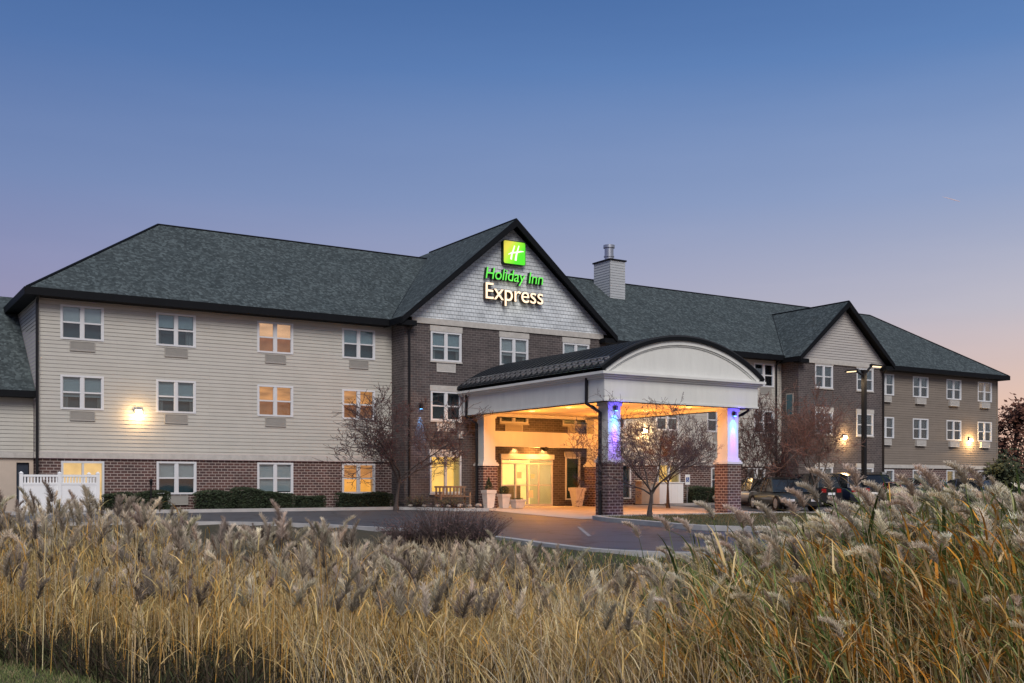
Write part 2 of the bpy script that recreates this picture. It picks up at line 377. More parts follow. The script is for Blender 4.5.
def sheet(name, poly, lift, mat, edge=0):
    """a flat area that follows the grade; edge > 0 gives it a kerb-high rim"""
    bm = bmesh.new(); vs = [bm.verts.new((p[0], p[1], 0)) for p in poly]; bm.faces.new(vs)
    for y in (14, 30, 36, 42, 43):
        bmesh.ops.bisect_plane(bm, geom=bm.verts[:] + bm.edges[:] + bm.faces[:], plane_co=(0, y, 0), plane_no=(0, 1, 0))
    bmesh.ops.triangulate(bm, faces=bm.faces[:])
    if edge:
        r = bmesh.ops.extrude_face_region(bm, geom=bm.faces[:])
        up = [g for g in r['geom'] if isinstance(g, bmesh.types.BMVert)]
        for v in bm.verts: v.co.z = float(grade(v.co.y)) + lift - edge
        for v in up: v.co.z += edge
    else:
        for v in bm.verts: v.co.z = float(grade(v.co.y)) + lift
    bmesh.ops.recalc_face_normals(bm, faces=bm.faces[:])
    if not edge:
        for f in bm.faces:
            if f.normal.z < 0: f.normal_flip()
    me = bpy.data.meshes.new(name); bm.to_mesh(me); bm.free(); me.materials.append(mat)
    o = bpy.data.objects.new(name, me); COL.objects.link(o); return tag(o, kind='structure')
def strip(name, path, w, z0, h, mat):
    P = [np.array(p, float) for p in path]; mb = MB(); L = []
    for i, p in enumerate(P):
        d = P[min(i + 1, len(P) - 1)] - P[max(i - 1, 0)]; d /= np.hypot(*d); nrm = np.array((-d[1], d[0]))
        z = float(grade(p[1])) + z0
        a = p + nrm * w / 2; b = p - nrm * w / 2
        L.append([(a[0], a[1], z - .15), (a[0], a[1], z + h), (b[0], b[1], z + h), (b[0], b[1], z - .15)])
    vs = [q for l in L for q in l]; fs = []
    for i in range(len(L) - 1):
        for k in range(3): fs.append((i * 4 + k, i * 4 + k + 1, i * 4 + 5 + k, i * 4 + 4 + k))
    mb.add(vs, fs); return tag(mb.build(name, mat), kind='structure')
road_poly = [tuple(p) for p in EDGE] + [(130, 60), (70.5, 60), (70.5, 42.2), (54.5, 42.2), (54.5, 41.2), (34, 41.2), (-90, 41.2)]
sheet('road', road_poly, 0, M['asphalt'])
strip('kerb', EDGE[2:-2], .22, -.02, .055, M['kerb_concrete'])
strip('road_marking', [world_xy(579, 32.2), world_xy(584, 29.4), world_xy(590, 26.8)], .10, .006, .0, plain('faded_paint', (.26, .26, .27), .8, .4, 6))
# pale concrete under the canopy and its walk to the doors
sheet('pavement', [(23.6, 42.66), (23.7, 38.6), (23.0, 33.5), (22.75, 31.0), (33.8, 31.0), (35.5, 41.0), (35.5, 42.66)], .012, M['concrete'])
strip('kerb', [(-40, 41.3), (6, 41.3), (20.3, 41.3), (21.2, 40.8), (22.2, 39.2), (23.5, 38.7)], .3, 0, .12, M['kerb_concrete'])
sheet('pavement', [(-40, 41.45), (20.2, 41.45), (21.2, 41.1), (22.3, 39.4), (23.55, 38.9), (23.55, 42.66), (-40, 42.66)], .07, M['mulch'], .05)
sheet('pavement', [(-40, 41.5), (20, 41.5), (20, 42.25), (-40, 42.25)], .082, M['concrete'])
# grass island in front of the canopy with its kerb
isl = [tuple(p) for p in smooth_poly([(23.2, 30.75), (22.45, 29.0), (21.7, 26), (21.0, 23.2), (21.5, 21.7), (23.5, 21.2), (40, 21.0), (62, 21.0), (63, 24), (62, 26.6), (45, 27.2), (35, 29.4), (33, 30.75), (27, 30.85), (23.2, 30.75)], 4)][:-1]
sheet('lawn', isl, .10, M['lawn'], .2)
strip('kerb', isl + [isl[0]], .3, 0, .14, M['kerb_concrete'])
# beds along the right wing
sheet('pavement', [(35.6, 41.3), (46.4, 41.3), (46.4, 43.98), (35.6, 43.98)], .05, M['mulch'], .1)
strip('kerb', [(35.5, 41.25), (54.4, 41.25), (54.5, 42.2), (69, 42.2)], .25, 0, .12, M['kerb_concrete'])

# ------------------------------------------------------------------ the hotel
HX, HY = 37.0, 44.0
hotel = thing('hotel_building', 'long three-storey hotel of pale siding and dark brick with slate-grey shingle roof', 'building', (HX, HY, 0))
HO = (HX, HY, 0)
def cells(x0, x1, z0, z1, holes):
    xs = sorted({x0, x1, *[min(max(h[0], x0), x1) for h in holes], *[min(max(h[1], x0), x1) for h in holes]})
    zs = sorted({z0, z1, *[min(max(h[2], z0), z1) for h in holes], *[min(max(h[3], z0), z1) for h in holes]})
    for i in range(len(xs) - 1):
        for j in range(len(zs) - 1):
            cx, cz = (xs[i] + xs[i + 1]) / 2, (zs[j] + zs[j + 1]) / 2
            if not any(h[0] < cx < h[1] and h[2] < cz < h[3] for h in holes): yield xs[i], xs[i + 1], zs[j], zs[j + 1]
def flat_wall(mb, x0, x1, z0, z1, Y, holes=(), axis='x'):
    for a, b, c, d in cells(x0, x1, z0, z1, list(holes)):
        P = [(a, c), (b, c), (b, d), (a, d)]
        mb.poly([(p, Y, q) for p, q in P] if axis == 'x' else [(Y, p, q) for p, q in P])
def lap_row(mb, a, b, z0, z1, full0, full1, Y, axis, lip, a2=None, b2=None):
    """one lapped board: proud at the bottom, tucked in at the top"""
    a2 = a if a2 is None else a2; b2 = b if b2 is None else b2
    h = full1 - full0
    o0 = lip * (1 - (z0 - full0) / h) + .003; o1 = lip * (1 - (z1 - full0) / h) + .003
    if axis == 'x':
        mb.poly([(a, Y - o0, z0), (b, Y - o0, z0), (b2, Y - o1, z1), (a2, Y - o1, z1)])
        if z0 - full0 < 1e-4: mb.poly([(a, Y, z0 + .014), (b, Y, z0 + .014), (b, Y - o0, z0), (a, Y - o0, z0)])
    else:
        mb.poly([(Y - o0, b, z0), (Y - o0, a, z0), (Y - o1, a2, z1), (Y - o1, b2, z1)])
        if z0 - full0 < 1e-4: mb.poly([(Y, b, z0 + .014), (Y, a, z0 + .014), (Y - o0, a, z0), (Y - o0, b, z0)])
def lap_wall(mb, x0, x1, z0, z1, Y, holes=(), axis='x', p=.15, lip=.017):
    for a, b, c, d in cells(x0, x1, z0, z1, list(holes)):
        k = math.floor(c / p)
        while k * p < d - 1e-6:
            f0, f1 = k * p, (k + 1) * p
            q0, q1 = max(f0, c), min(f1, d)
            if q1 - q0 > .005: lap_row(mb, a, b, q0, q1, f0, f1, Y, axis, lip)
            k += 1
def lap_gable(mb, cx, half, z0, z1, Y, p=.15, lip=.03):
    k = math.floor(z0 / p)
    while k * p < z1:
        f0, f1 = k * p, (k + 1) * p; q0, q1 = max(f0, z0), min(f1, z1)
        if q1 - q0 > .005:
            h0 = half * (z1 - q0) / (z1 - z0); h1 = half * (z1 - q1) / (z1 - z0)
            lap_row(mb, cx - h0, cx + h0, q0, q1, f0, f1, Y, 'x', lip, cx - h1, cx + h1)
        k += 1

# --- windows: frame, pane, blind, room behind; meshes shared between equal windows
WCACHE = {}; WR = random.Random(12)
def window_meshes(w, h, kind):
    vr = WR.choice((0, 0, 1, 2, 3)) if kind in ('half', 'low', 'full', 'dark') else 0
    key = (round(w, 2), round(h, 2), kind, vr)
    if key in WCACHE: return WCACHE[key]
    res = {}
    def mesh(nm, mb, mats):
        o = mb.build(nm, mats); me = o.data; bpy.data.objects.remove(o); res[nm] = me
    f = MB(); e = .075; x0, x1 = -w / 2, w / 2
    f.box(x0, -.035, 0, x0 + e, .09, h); f.box(x1 - e, -.035, 0, x1, .09, h)
    f.box(x0 + e, -.035, h - e, x1 - e, .09, h); f.box(x0 + e, -.045, 0, x1 - e, .09, e)
    single = kind in ('slim',)
    if not single: f.box(-.055, -.03, e, .055, .085, h - e)
    if kind not in ('lobby', 'door', 'slim'):
        for a, b in ((x0 + e, -.055), (.055, x1 - e)):
            f.box(a, -.012, h * .5 - .03, b, .08, h * .5 + .03)
            f.box(a, -.006, e, a + .03, .07, h - e); f.box(b - .03, -.006, e, b, .07, h - e)
    mesh('window', f, M['frame_white'])
    p = MB()
    if single: p.box(x0 + e, .035, e, x1 - e, .045, h - e)
    else: p.box(x0 + e, .035, e, -.055, .045, h - e); p.box(.055, .035, e, x1 - e, .045, h - e)
    mesh('pane', p, M['glass'])
    back = {'half': 'room_teal', 'low': 'room_teal', 'full': 'room_teal', 'dark': 'room_dark', 'peach': 'lit_brown', 'amber': 'lit_brown', 'orange': 'lit_orange', 'lobby': 'lit_lobby', 'door': 'lit_lobby', 'soft': 'lit_soft', 'slim': 'room_teal', 'rose': 'lit_soft'}[kind]
    r = MB(); dp = {'lobby': .7, 'orange': .45}.get(kind, .3)
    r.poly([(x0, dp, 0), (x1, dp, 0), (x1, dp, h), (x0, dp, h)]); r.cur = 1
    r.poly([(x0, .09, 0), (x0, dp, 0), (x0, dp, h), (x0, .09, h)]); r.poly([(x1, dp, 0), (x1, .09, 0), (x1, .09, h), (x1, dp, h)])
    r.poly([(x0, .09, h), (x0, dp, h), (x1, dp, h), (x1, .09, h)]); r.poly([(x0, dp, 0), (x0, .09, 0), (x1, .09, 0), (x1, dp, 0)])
    if vr in (1, 3) and kind not in ('full',):       # half drawn curtains
        r.cur = 2
        for sx_, wd in ((-1, .26 if vr == 1 else .16), (1, .14 if vr == 1 else .3)):
            for q_ in range(6):
                xa = sx_ * (w / 2 - e - wd * q_ / 6); xb = sx_ * (w / 2 - e - wd * (q_ + 1) / 6)
                if sx_ > 0: xa, xb = xb, xa
                ya, yb = (.16, .20) if q_ % 2 else (.20, .16)
                r.poly([(xa, ya, e), (xb, yb, e), (xb, yb, h - e), (xa, ya, h - e)])
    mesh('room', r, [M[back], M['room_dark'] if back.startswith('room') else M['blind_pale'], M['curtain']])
    bl = {'half': (.5, 'blind'), 'low': (.5, 'blind_pale'), 'full': (.04, 'blind_pale'), 'peach': (.48, 'glow_peach'), 'amber': (.5, 'glow_amber'), 'rose': (.46, 'glow_peach'), 'orange': (.5, 'glow_amber')}.get(kind)
    if bl:
        if kind in ('half', 'low'): bl = ((bl[0], .36, .5, .58)[vr], (bl[1], bl[1], 'blind_pale', bl[1])[vr])
        b = MB(); z0 = e + (h - 2 * e) * bl[0]; n = 14
        for a, c in ((x0 + e, -.055), (.055, x1 - e)):       # slats
            for k in range(n):
                za = z0 + (h - e - z0) * k / n; zb = z0 + (h - e - z0) * (k + 1) / n
                b.poly([(a, .10, za), (c, .10, za), (c, .112, zb), (a, .112, zb)])
        mesh('blind', b, M[bl[1]])
    WCACHE[key] = res; return res
def add_window(parent, off, xc, zb, Y, w, h, kind, label=None, head=0):
    ms = window_meshes(w, h, kind)
    o = bpy.data.objects.new('window', ms['window']); COL.objects.link(o); o.parent = parent; o.location = (xc - off[0], Y - off[1], zb - off[2])
    if label: o['label'] = label
    for nm in ('pane', 'room', 'blind'):
        if nm in ms:
            c = bpy.data.objects.new(nm, ms[nm]); COL.objects.link(c); c.parent = o
    if head:
        for nm, (za, zb_, pr, ex) in (('lintel', (h + .003, h + .26, .05, .04)), ('sill', (-.07, -.003, .06, .03))):
            if nm == 'sill' and head == 1: continue
            k = (nm, round(w, 2), round(h, 2))
            if k not in WCACHE:
                mb = MB(); mb.box(-w / 2 - ex, -pr, za, w / 2 + ex, .05, zb_); q = mb.build(nm, M['trim_stone']); WCACHE[k] = q.data; bpy.data.objects.remove(q)
            c = bpy.data.objects.new(nm, WCACHE[k]); COL.objects.link(c); c.parent = o
    return o
ACME = {}
def add_ac(xc, zt, Y, w=.92, h=.38, mat='ac_grille', proud=.06):
    k = (w, h, mat, proud)
    if k not in ACME:
        mb = MB(); mb.box(-w / 2, -proud, -h, w / 2, .02, -h + .03); mb.box(-w / 2, -proud, -.03, w / 2, .02, 0)
        mb.box(-w / 2, -proud, -h + .03, -w / 2 + .03, .02, -.03); mb.box(w / 2 - .03, -proud, -h + .03, w / 2, .02, -.03)
        n = 9
        for i in range(n):
            za = -h + .03 + (h - .06) * i / n; zb = za + (h - .06) / n
            mb.poly([(-w / 2 + .03, -proud + .005, za), (w / 2 - .03, -proud + .005, za), (w / 2 - .03, -proud + .025, zb), (-w / 2 + .03, -proud + .025, zb)])
        o = mb.build('air_conditioner', M[mat]); ACME[k] = o.data; bpy.data.objects.remove(o)
    o = bpy.data.objects.new('air_conditioner', ACME[k]); COL.objects.link(o); o.parent = hotel; o.location = (xc - HX, Y - HY, zt)

W3, W2, W1 = 6.66, 3.96, .66          # sill heights of the three floors
SW, SH = 1.6, 1.33
YA, YB = 44.0, 42.7
winA = []   # (xc, zb, Y, w, h, kind, label)
lab = {'peach': 'guest window with peach glow in its panes', 'amber': 'guest window with amber glow in its panes', 'orange': 'ground floor window glowing orange', 'rose': 'guest window lit pinkish behind a blind'}
for x, k3, k2 in ((8.26, 'half', 'half'), (11.86, 'half', 'half'), (16.05, 'peach', 'amber'), (19.92, 'half', 'amber')):
    winA += [(x, W3, YA, SW, SH, k3), (x, W2, YA, SW, SH, k2)]
for x, k in ((11.88, 'half'), (16.05, 'full'), (19.92, 'orange')): winA.append((x, W1, YA, SW, SH, k))
# centre block
for x, k3, k2 in ((23.66, 'half', 'dark'), (27.33, 'low', 'dark'), (30.95, 'full', 'full')):
    winA += [(x, W3, YB, SW, SH, k3), (x, W2, YB, SW, SH, k2)]
winA += [(23.64, .66, YB, 1.62, 1.72, 'lobby'), (30.75, .3, YB, .9, 2.1, 'slim')]
# right link
for x, k3, k2 in ((34.3, 'half', 'dark'), (37.95, 'half', 'dark'), (41.6, 'half', 'dark'), (45.2, 'dark', 'dark')):
    winA += [(x, W3, YA, SW, SH, k3), (x, W2, YA, SW, SH, k2)]
winA += [(38.05, .75, YA, 1.6, 1.4, 'lobby'), (41.9, .66, YA, SW, SH, 'full'), (44.6, .66, YA, 1.4, SH, 'soft'), (35.0, .3, YA, .9, 1.8, 'slim')]
# right gable block
for x, k1 in ((48.72, 'full'), (52.3, 'low')):
    winA += [(x, W3, YB, 1.5, SH, 'low'), (x, W2, YB, 1.5, SH, 'full'), (x, .55, YB, 1.5, 1.5, k1)]
# tan end wing
for x, k3, k2, k1 in ((55.85, 'low', 'low', 'half'), (59.27, 'low', 'half', 'half'), (62.72, 'low', 'dark', 'lobby'), (66.1, 'rose', 'half', 'half')):
    winA += [(x, W3, YA, 1.57, SH, k3), (x, W2, YA, 1.57, SH, k2), (x, W1, YA, 1.57, SH, k1)]
DOORS = [(26.6, 29.55, 0, 2.25, YB)]
doorA = (7.49, 9.07, 0, 1.97)
def holes_for(Y, x0, x1): return [(x - w / 2 + .01, x + w / 2 - .01, z + .01, z + h - .01) for x, z, yy, w, h, k in winA if yy == Y and x0 < x < x1]
for x, z, Y, w, h, k in winA:
    add_window(hotel, HO, x, z, Y, w, h, k, {'peach': 'upper floor window with peach glow in its panes', 'amber': 'middle floor window with amber glow in its panes', 'orange': 'ground floor window glowing orange', 'lobby': 'ground floor window lit bright yellow', 'rose': 'upper floor window lit pink'}.get(k), 0 if Y == YA else (1 if k == 'slim' else 2))
    if k == 'slim' or (z < 1 and 21 < x < 34): continue
    if Y == YA and x < 21: add_ac(x, z - .05, Y)
    elif Y == YA and x > 55 and z > 1: add_ac(x - .1, z - .06, Y, .95, .38, 'ac_pale', .18)
    elif Y == YA and 34 < x < 47 and z > 1: add_ac(x + .1, z - .05, Y)
    elif Y == YB and 23 < x < 33 and z > 1: add_ac(x, z - .03, Y, .98, .46, 'ac_pale', .03)
    elif x < 21: add_ac(x, z - .05, Y, .92, .5, 'ac_pale')
# --- walls
for a, b in ((6.65, 21.55), (32.8, 46.6)):
    sid = MB(); lap_wall(sid, a, b, 2.31, 8.3, YA, holes_for(YA, a, b))
    if a < 10: sid.box(6.6, YA - .04, 2.31, 6.72, YA + .06, 8.25)
    sid.build('siding_wall', M['siding_pale'], hotel, HO)
sid = MB(); lap_wall(sid, 44.0, 56.0, 2.31, 8.3, 6.65, axis='y'); sid.build('siding_wall', M['siding_pale'], hotel, HO)
tan = MB(); lap_wall(tan, 54.0, 67.5, 2.3, 8.3, YA, holes_for(YA, 54.0, 68)); tan.box(67.44, YA - .04, 2.3, 67.56, YA + .06, 8.25)
flat_wall(tan, 44, 56, 0, 8.3, 67.5, axis='y')
o = tan.build('siding_wall', M['siding_tan'], hotel, HO); o['label'] = 'dark tan siding wall of the right wing'
for a, b, z in ((6.65, 21.55, -.1), (32.8, 46.6, -.1), (54.0, 67.5, -.3)):
    base = MB(); flat_wall(base, a, b, z, 2.07, YA, holes_for(YA, a, b) + ([doorA] if a < 10 else []))
    if a < 10: flat_wall(base, 44, 56, -.1, 2.07, 6.65, axis='y')
    base.build('brick_base', M['brick_red'], hotel, HO)
    band = MB(); band.box(a - (.05 if a < 10 else 0), YA - .09, 2.08, b + (.06 if b > 60 else 0), YA + .05, 2.30)
    if a < 10: band.box(6.56, YA + .05, 2.08, 6.7, 56, 2.30)
    band.build('stone_band', M['trim_stone'], hotel, HO)
bk = MB(); flat_wall(bk, 21.55, 32.8, -.1, 8.3, YB, holes_for(YB, 21.5, 33) + [(DOORS[0][0], DOORS[0][1], -.1, 2.25)])
flat_wall(bk, YB, 46, -.1, 8.3, 21.55, axis='y'); flat_wall(bk, YB, 46, -.1, 8.3, 32.8, axis='y'); bk.build('brick_wall', M['brick_dark'], hotel, HO)
bk = MB(); flat_wall(bk, 46.6, 54.0, -.2, 8.2, YB, holes_for(YB, 46.6, 54)); flat_wall(bk, YB, 46, -.2, 8.2, 46.6, axis='y'); flat_wall(bk, YB, 46, -.2, 8.2, 54.0, axis='y')
bk.build('brick_wall', M['brick_dark'], hotel, HO)
# side window of the right gable block, on the wall facing left
sw = MB(); sw.box(46.56, 43.05, 5.0, 46.62, 43.6, 6.3)
so = sw.build('side_window', M['ac_grille'], hotel, HO)
sp = MB(); sp.box(46.55, 43.11, 5.07, 46.555, 43.54, 6.23); sp.build('pane', M['room_teal'], so)
for v in so.children: v.location = (-HX, -HY, 0)
# gables
gs = MB(); lap_gable(gs, 27.15, 5.75, 8.56, 13.25, YB, .18, .016)
o = gs.build('gable', M['shake'], hotel, HO); o['label'] = 'pale blue-grey shake gable carrying the hotel sign'
gd = MB(); lap_gable(gd, 50.3, 3.85, 8.30, 11.55, YB)
o = gd.build('gable', M['siding_gable'], hotel, HO); o['label'] = 'pale lap-siding gable of the right block'
gb = MB(); gb.box(21.9, YB - .07, 8.3, 32.6, YB + .05, 8.555); gb.build('stone_band', M['trim_stone'], hotel, HO)
gb = MB(); gb.box(46.9, YB - .07, 8.06, 53.7, YB + .05, 8.295)
gb.build('stone_band', M['trim_stone'], hotel, HO)
# --- roof
RE, RF, RB, RY, RZ, EZ = 8.45, 43.45, 56.35, 49.9, 12.93, 8.45
rf = MB(); A0, A1, B0, B1 = (6.2, RF, EZ), (68.05, RF, EZ), (6.2, RB, EZ), (68.05, RB, EZ); R0, R1 = (12.65, RY, RZ), (61.6, RY, RZ)
rf.poly([A0, A1, R1, R0]); rf.poly([B1, B0, R0, R1]); rf.poly([B0, A0, R0]); rf.poly([A1, B1, R1])
def gable_roof(mb, cx, half, ez, rz, y0, y1):
    l, r = cx - half, cx + half
    mb.poly([(l, y0, ez), (cx, y0, rz), (cx, y1, rz), (l, y1, ez)]); mb.poly([(cx, y0, rz), (r, y0, ez), (r, y1, ez), (cx, y1, rz)])
gable_roof(rf, 27.15, 5.98, 8.42, 13.5, 42.2, 52.0); gable_roof(rf, 50.3, 4.1, 8.3, 11.78, 42.2, 49.2)
roof = rf.build('roof', M['shingle'], hotel, HO)
rc = MB()      # ridge and hip caps
for a, b in ((R0, R1), (A0, R0), (A1, R1), ((27.15, 42.2, 13.5), (27.15, 50.8, 13.5)), ((50.3, 42.2, 11.78), (50.3, 48.3, 11.78))): rc.tube([a, b], .06, 5)
rc.build('ridge_cap', M['gutter'], roof, HO)
rc = MB(); rc.tube([(46.25, 43.5, 8.46), (50.3, 48.23, 11.76)], .035, 5); rc.build('valley', M['gutter'], roof, HO)
rc = MB(); rc.tube([(21.4, 43.6, 8.62), (26.5, 49.9, 12.92)], .02, 5); rc.build('valley', M['gutter'], roof, HO)
fa = MB()
fa.box(6.15, RF - .06, EZ - .27, 21.2, RF + .02, EZ + .02); fa.box(33.1, RF - .06, EZ - .27, 46.25, RF + .02, EZ + .02); fa.box(54.35, RF - .06, EZ - .27, 68.1, RF + .02, EZ + .02)
fa.box(6.12, RF + .02, EZ - .27, 6.22, RB, EZ + .02); fa.box(68.03, RF + .02, EZ - .27, 68.13, RB, EZ + .02)
fa.box(6.22, RF + .02, EZ - .27, 21.3, 44.05, EZ - .23); fa.box(33.05, RF + .02, EZ - .27, 46.5, 44.05, EZ - .23); fa.box(54.05, RF + .02, EZ - .27, 68.03, 44.05, EZ - .23); fa.box(6.22, 44.05, EZ - .27, 6.68, RB, EZ - .23); fa.box(67.7, 44.05, EZ - .27, 68.03, RB, EZ - .23)
def rake(mb, cx, half, ez, rz, y0, yw, dz=.26):
    for s in (-1, 1):
        a, b = (cx + s * half, ez), (cx, rz)
        mb.extrude([(a[0], y0, a[1] + .02), (b[0], y0, b[1] + .02), (b[0], y0, b[1] - dz * 1.3), (a[0], y0, a[1] - dz)], (0, .06, 0))
        mb.extrude([(a[0], y0 + .061, a[1] - .05), (b[0], y0 + .061, b[1] - .05), (b[0], y0 + .061, b[1] - .09), (a[0], y0 + .061, a[1] - .09)], (0, yw - y0 - .06, 0))
        # eave return
        mb.box(min(a[0], a[0] - s * .75), y0 + .065, ez - .32, max(a[0], a[0] - s * .75), yw - .003, ez - .10)
    for s in (-1, 1): mb.box(cx + s * half - .05, y0 + .07, ez - .26, cx + s * half + .05, 44.2, ez + .02)
rake(fa, 27.15, 5.98, 8.42, 13.5, 42.14, YB); rake(fa, 50.3, 4.1, 8.3, 11.78, 42.14, YB)
fa.build('gutter', M['gutter'], hotel, HO)
# chimney: a part of the roof
ch = MB(); ch.cur = 0
lap_wall(ch, 37.17, 38.25, 10.5, 13.75, 48.0); lap_wall(ch, 48.0, 49.5, 10.5, 13.75, 37.17, axis='y'); flat_wall(ch, 48, 49.5, 10.5, 13.75, 38.25, axis='y'); flat_wall(ch, 37.17, 38.25, 10.5, 13.75, 49.5)
ch.cur = 1; ch.box(37.1, 47.93, 13.75, 38.32, 49.57, 13.83)
ch.cur = 2; ch.tube([(37.72, 48.8, 13.8), (37.72, 48.8, 14.62)], .26, 16); ch.tube([(37.72, 48.8, 14.62), (37.72, 48.8, 14.78)], .33, 16); ch.tube([(37.72, 48.8, 14.1), (37.72, 48.8, 14.16)], .30, 16)
ch.build('chimney', [plain('chimney_siding', (.40, .42, .44), .6, .05, 1), M['gutter'], M['steel']], roof, HO)
# downspouts
def downspout(pts, parent=hotel, off=HO, r=.055):
    mb = MB(); mb.tube(pts, r, 6, sm=False); return mb.build('downspout', M['black_metal'], parent, off)
downspout([(6.62, 43.5, 8.25), (6.62, 43.86, 7.95), (6.62, 43.86, .1)])
downspout([(21.75, 42.3, 8.2), (21.75, 42.62, 7.9), (21.75, 42.62, .1)])
downspout([(46.1, 43.5, 8.25), (46.1, 43.9, 7.95), (46.1, 43.9, .1)])
downspout([(53.9, 42.3, 8.1), (53.9, 42.62, 7.8), (53.9, 42.62, .1)])
# door at the left end
dl = MB(); e = .08; dl.box(7.49, 43.95, 0, 7.57, 44.06, 1.97); dl.box(8.99, 43.95, 0, 9.07, 44.06, 1.97); dl.box(7.57, 43.95, 1.89, 8.99, 44.06, 1.97); dl.box(8.24, 43.96, 0, 8.32, 44.05, 1.89)
lo = dl.build('side_door', M['frame_white'], hotel, HO); lo['label'] = 'white framed glazed door lit from inside'
p = MB(); p.box(7.57, 44.0, .05, 8.24, 44.01, 1.89); p.box(8.32, 44.0, .05, 8.99, 44.01, 1.89); q = p.build('pane', M['glass'], lo, HO)
p = MB(); p.poly([(7.4, 44.5, 0), (9.2, 44.5, 0), (9.2, 44.5, 2), (7.4, 44.5, 2)]); p.build('room', emis('lit_corridor', (1, .60, .24), 1.1, .3, 1.5), lo, HO)
# sliding entrance doors
dx0, dx1 = 26.6, 29.55
d = MB()
d.box(dx0, YB - .06, 2.02, dx1, YB + .12, 2.08); d.box(dx0, YB - .03, 2.21, dx1, YB + .1, 2.25)
for x in (dx0, dx0 + .78, dx0 + 1.475, dx1 - .78 - .07, dx1 - .07): d.box(x, YB - .03, 0, x + .07, YB + .08, 2.02)
d.box(dx0 + .07, YB - .02, .02, dx1 - .07, YB + .07, .12); d.box(dx0 + .07, YB - .02, 1.0, dx1 - .07, YB + .07, 1.05)
d.box(dx0, YB - .04, 2.08, dx0 + .06, YB + .08, 2.21); d.box(dx1 - .06, YB - .04, 2.08, dx1, YB + .08, 2.21)
ed = d.build('entrance_door', M['frame_white'], hotel, HO); ed['label'] = 'bright glazed sliding entrance doors'
p = MB(); p.box(dx0 + .05, YB + .02, .1, dx1 - .05, YB + .03, 2.2); p.build('pane', M['glass'], ed, HO)
p = MB(); p.cur = 0; p.poly([(dx0 - .4, YB + 2.6, 0), (dx1 + .4, YB + 2.6, 0), (dx1 + .4, YB + 2.6, 2.5), (dx0 - .4, YB + 2.6, 2.5)])
p.cur = 1; p.poly([(dx0 - .4, YB + .1, 0), (dx0 - .4, YB + 2.6, 0), (dx0 - .4, YB + 2.6, 2.5), (dx0 - .4, YB + .1, 2.5)]); p.poly([(dx1 + .4, YB + 2.6, 0), (dx1 + .4, YB + .1, 0), (dx1 + .4, YB + .1, 2.5), (dx1 + .4, YB + 2.6, 2.5)])
p.poly([(dx0 - .4, YB + .1, 2.5), (dx0 - .4, YB + 2.6, 2.5), (dx1 + .4, YB + 2.6, 2.5), (dx1 + .4, YB + .1, 2.5)]); p.cur = 2; p.poly([(dx0 - .4, YB + .1, .01), (dx1 + .4, YB + .1, .01), (dx1 + .4, YB + 2.6, .01), (dx0 - .4, YB + 2.6, .01)])
p.cur = 3; p.box(28.2, YB + 2.0, .02, 29.0, YB + 2.3, 1.0); p.box(26.9, YB + 2.2, .02, 27.3, YB + 2.45, .9); p.box(27.2, YB + 2.5, 1.2, 27.9, YB + 2.55, 1.7)
p.build('lobby', [emis('lobby_wall', (1, .60, .17), 1.8, .3, 1.2), M['stucco_plain'], M['concrete'], M['wood_grey']], ed, HO)
M['notice'] = emis('notice_card', (.8, .55, .20), .5)
for a_, c_, b_, d_ in ((28.16, .42, 28.42, .78), (27.5, 1.35, 27.75, 1.65), (28.3, 1.35, 28.5, 1.55)):
    p = MB(); p.box(a_, YB - .02, c_, b_, YB - .01, d_); p.build('door_notice', M['notice'], ed, HO)
hb = MB(); hb.box(dx0 - .05, YB - .1, 2.26, dx1 + .05, YB + .05, 2.5); hb.build('lintel', M['stucco_plain'], hotel, HO)
LWALL = (1, .60, .24)
lobby_light = light('POINT', (28.1 - HX, YB + 1.3 - HY, 2.2), 90, (1, .55, .18), hotel, .2)
# wall packs
def wall_pack(x, y, z, e=110):
    mb = MB(); mb.extrude([(x - .13, y, z - .06), (x - .13, y - .08, z - .06), (x - .13, y - .07, z + .12), (x - .13, y, z + .12)], (.26, 0, 0))
    o = mb.build('wall_lamp', M['black_metal'], hotel, HO)
    l = MB(); l.extrude([(x - .12, y - .003, z - .12), (x - .12, y - .17, z - .09), (x - .12, y - .15, z + .03), (x - .12, y - .082, z + .09), (x - .12, y - .082, z - .064), (x - .12, y - .003, z - .064)], (.24, 0, 0))
    lo = l.build('lens', M['lamp_warm'], o)
    lo.location = (-HX, -HY, 0)
    light('POINT', (x - HX, y - .32 - HY, z - .12), e, LWALL, o, .06)
wall_pack(10.35, YA - .03, 3.95, 50); wall_pack(36.3, YA - .03, 3.9, 110); wall_pack(50.46, YB, 3.85, 150); wall_pack(64.4, YA - .03, 4.05, 180)
# small lamps on the entrance wall
def down_lamp(x, z, e, col, mat, y=YB, aim=(0, .12, -1), spot=95):
    mb = MB(); mb.tube([(x, y - .11, z), (x, y - .11, z + .26)], .075, 12); mb.box(x - .03, y - .08, z + .08, x + .03, y, z + .18)
    o = mb.build('wall_lamp', M['black_metal'], hotel, HO)
    l = MB(); l.tube([(x, y - .11, z - .012), (x, y - .11, z - .002)], .06, 12); lo = l.build('lens', M[mat], o); lo.location = (-HX, -HY, 0)
    light('SPOT', (x - HX, y - .14 - HY, z - .04), e, col, o, .05, spot, aim)
down_lamp(27.35, 2.9, 140, (1, .50, .14), 'lamp_soffit'); down_lamp(29.0, 2.9, 140, (1, .50, .14), 'lamp_soffit')
down_lamp(22.33, 4.45, 330, (.12, .45, 1), 'lamp_blue', spot=34, aim=(0, .05, -1))
nb = MB(); nb.box(24.3, YB - .08, 3.15, 24.52, YB, 3.5); nb.build('wall_vent', M['ac_pale'], hotel, HO)
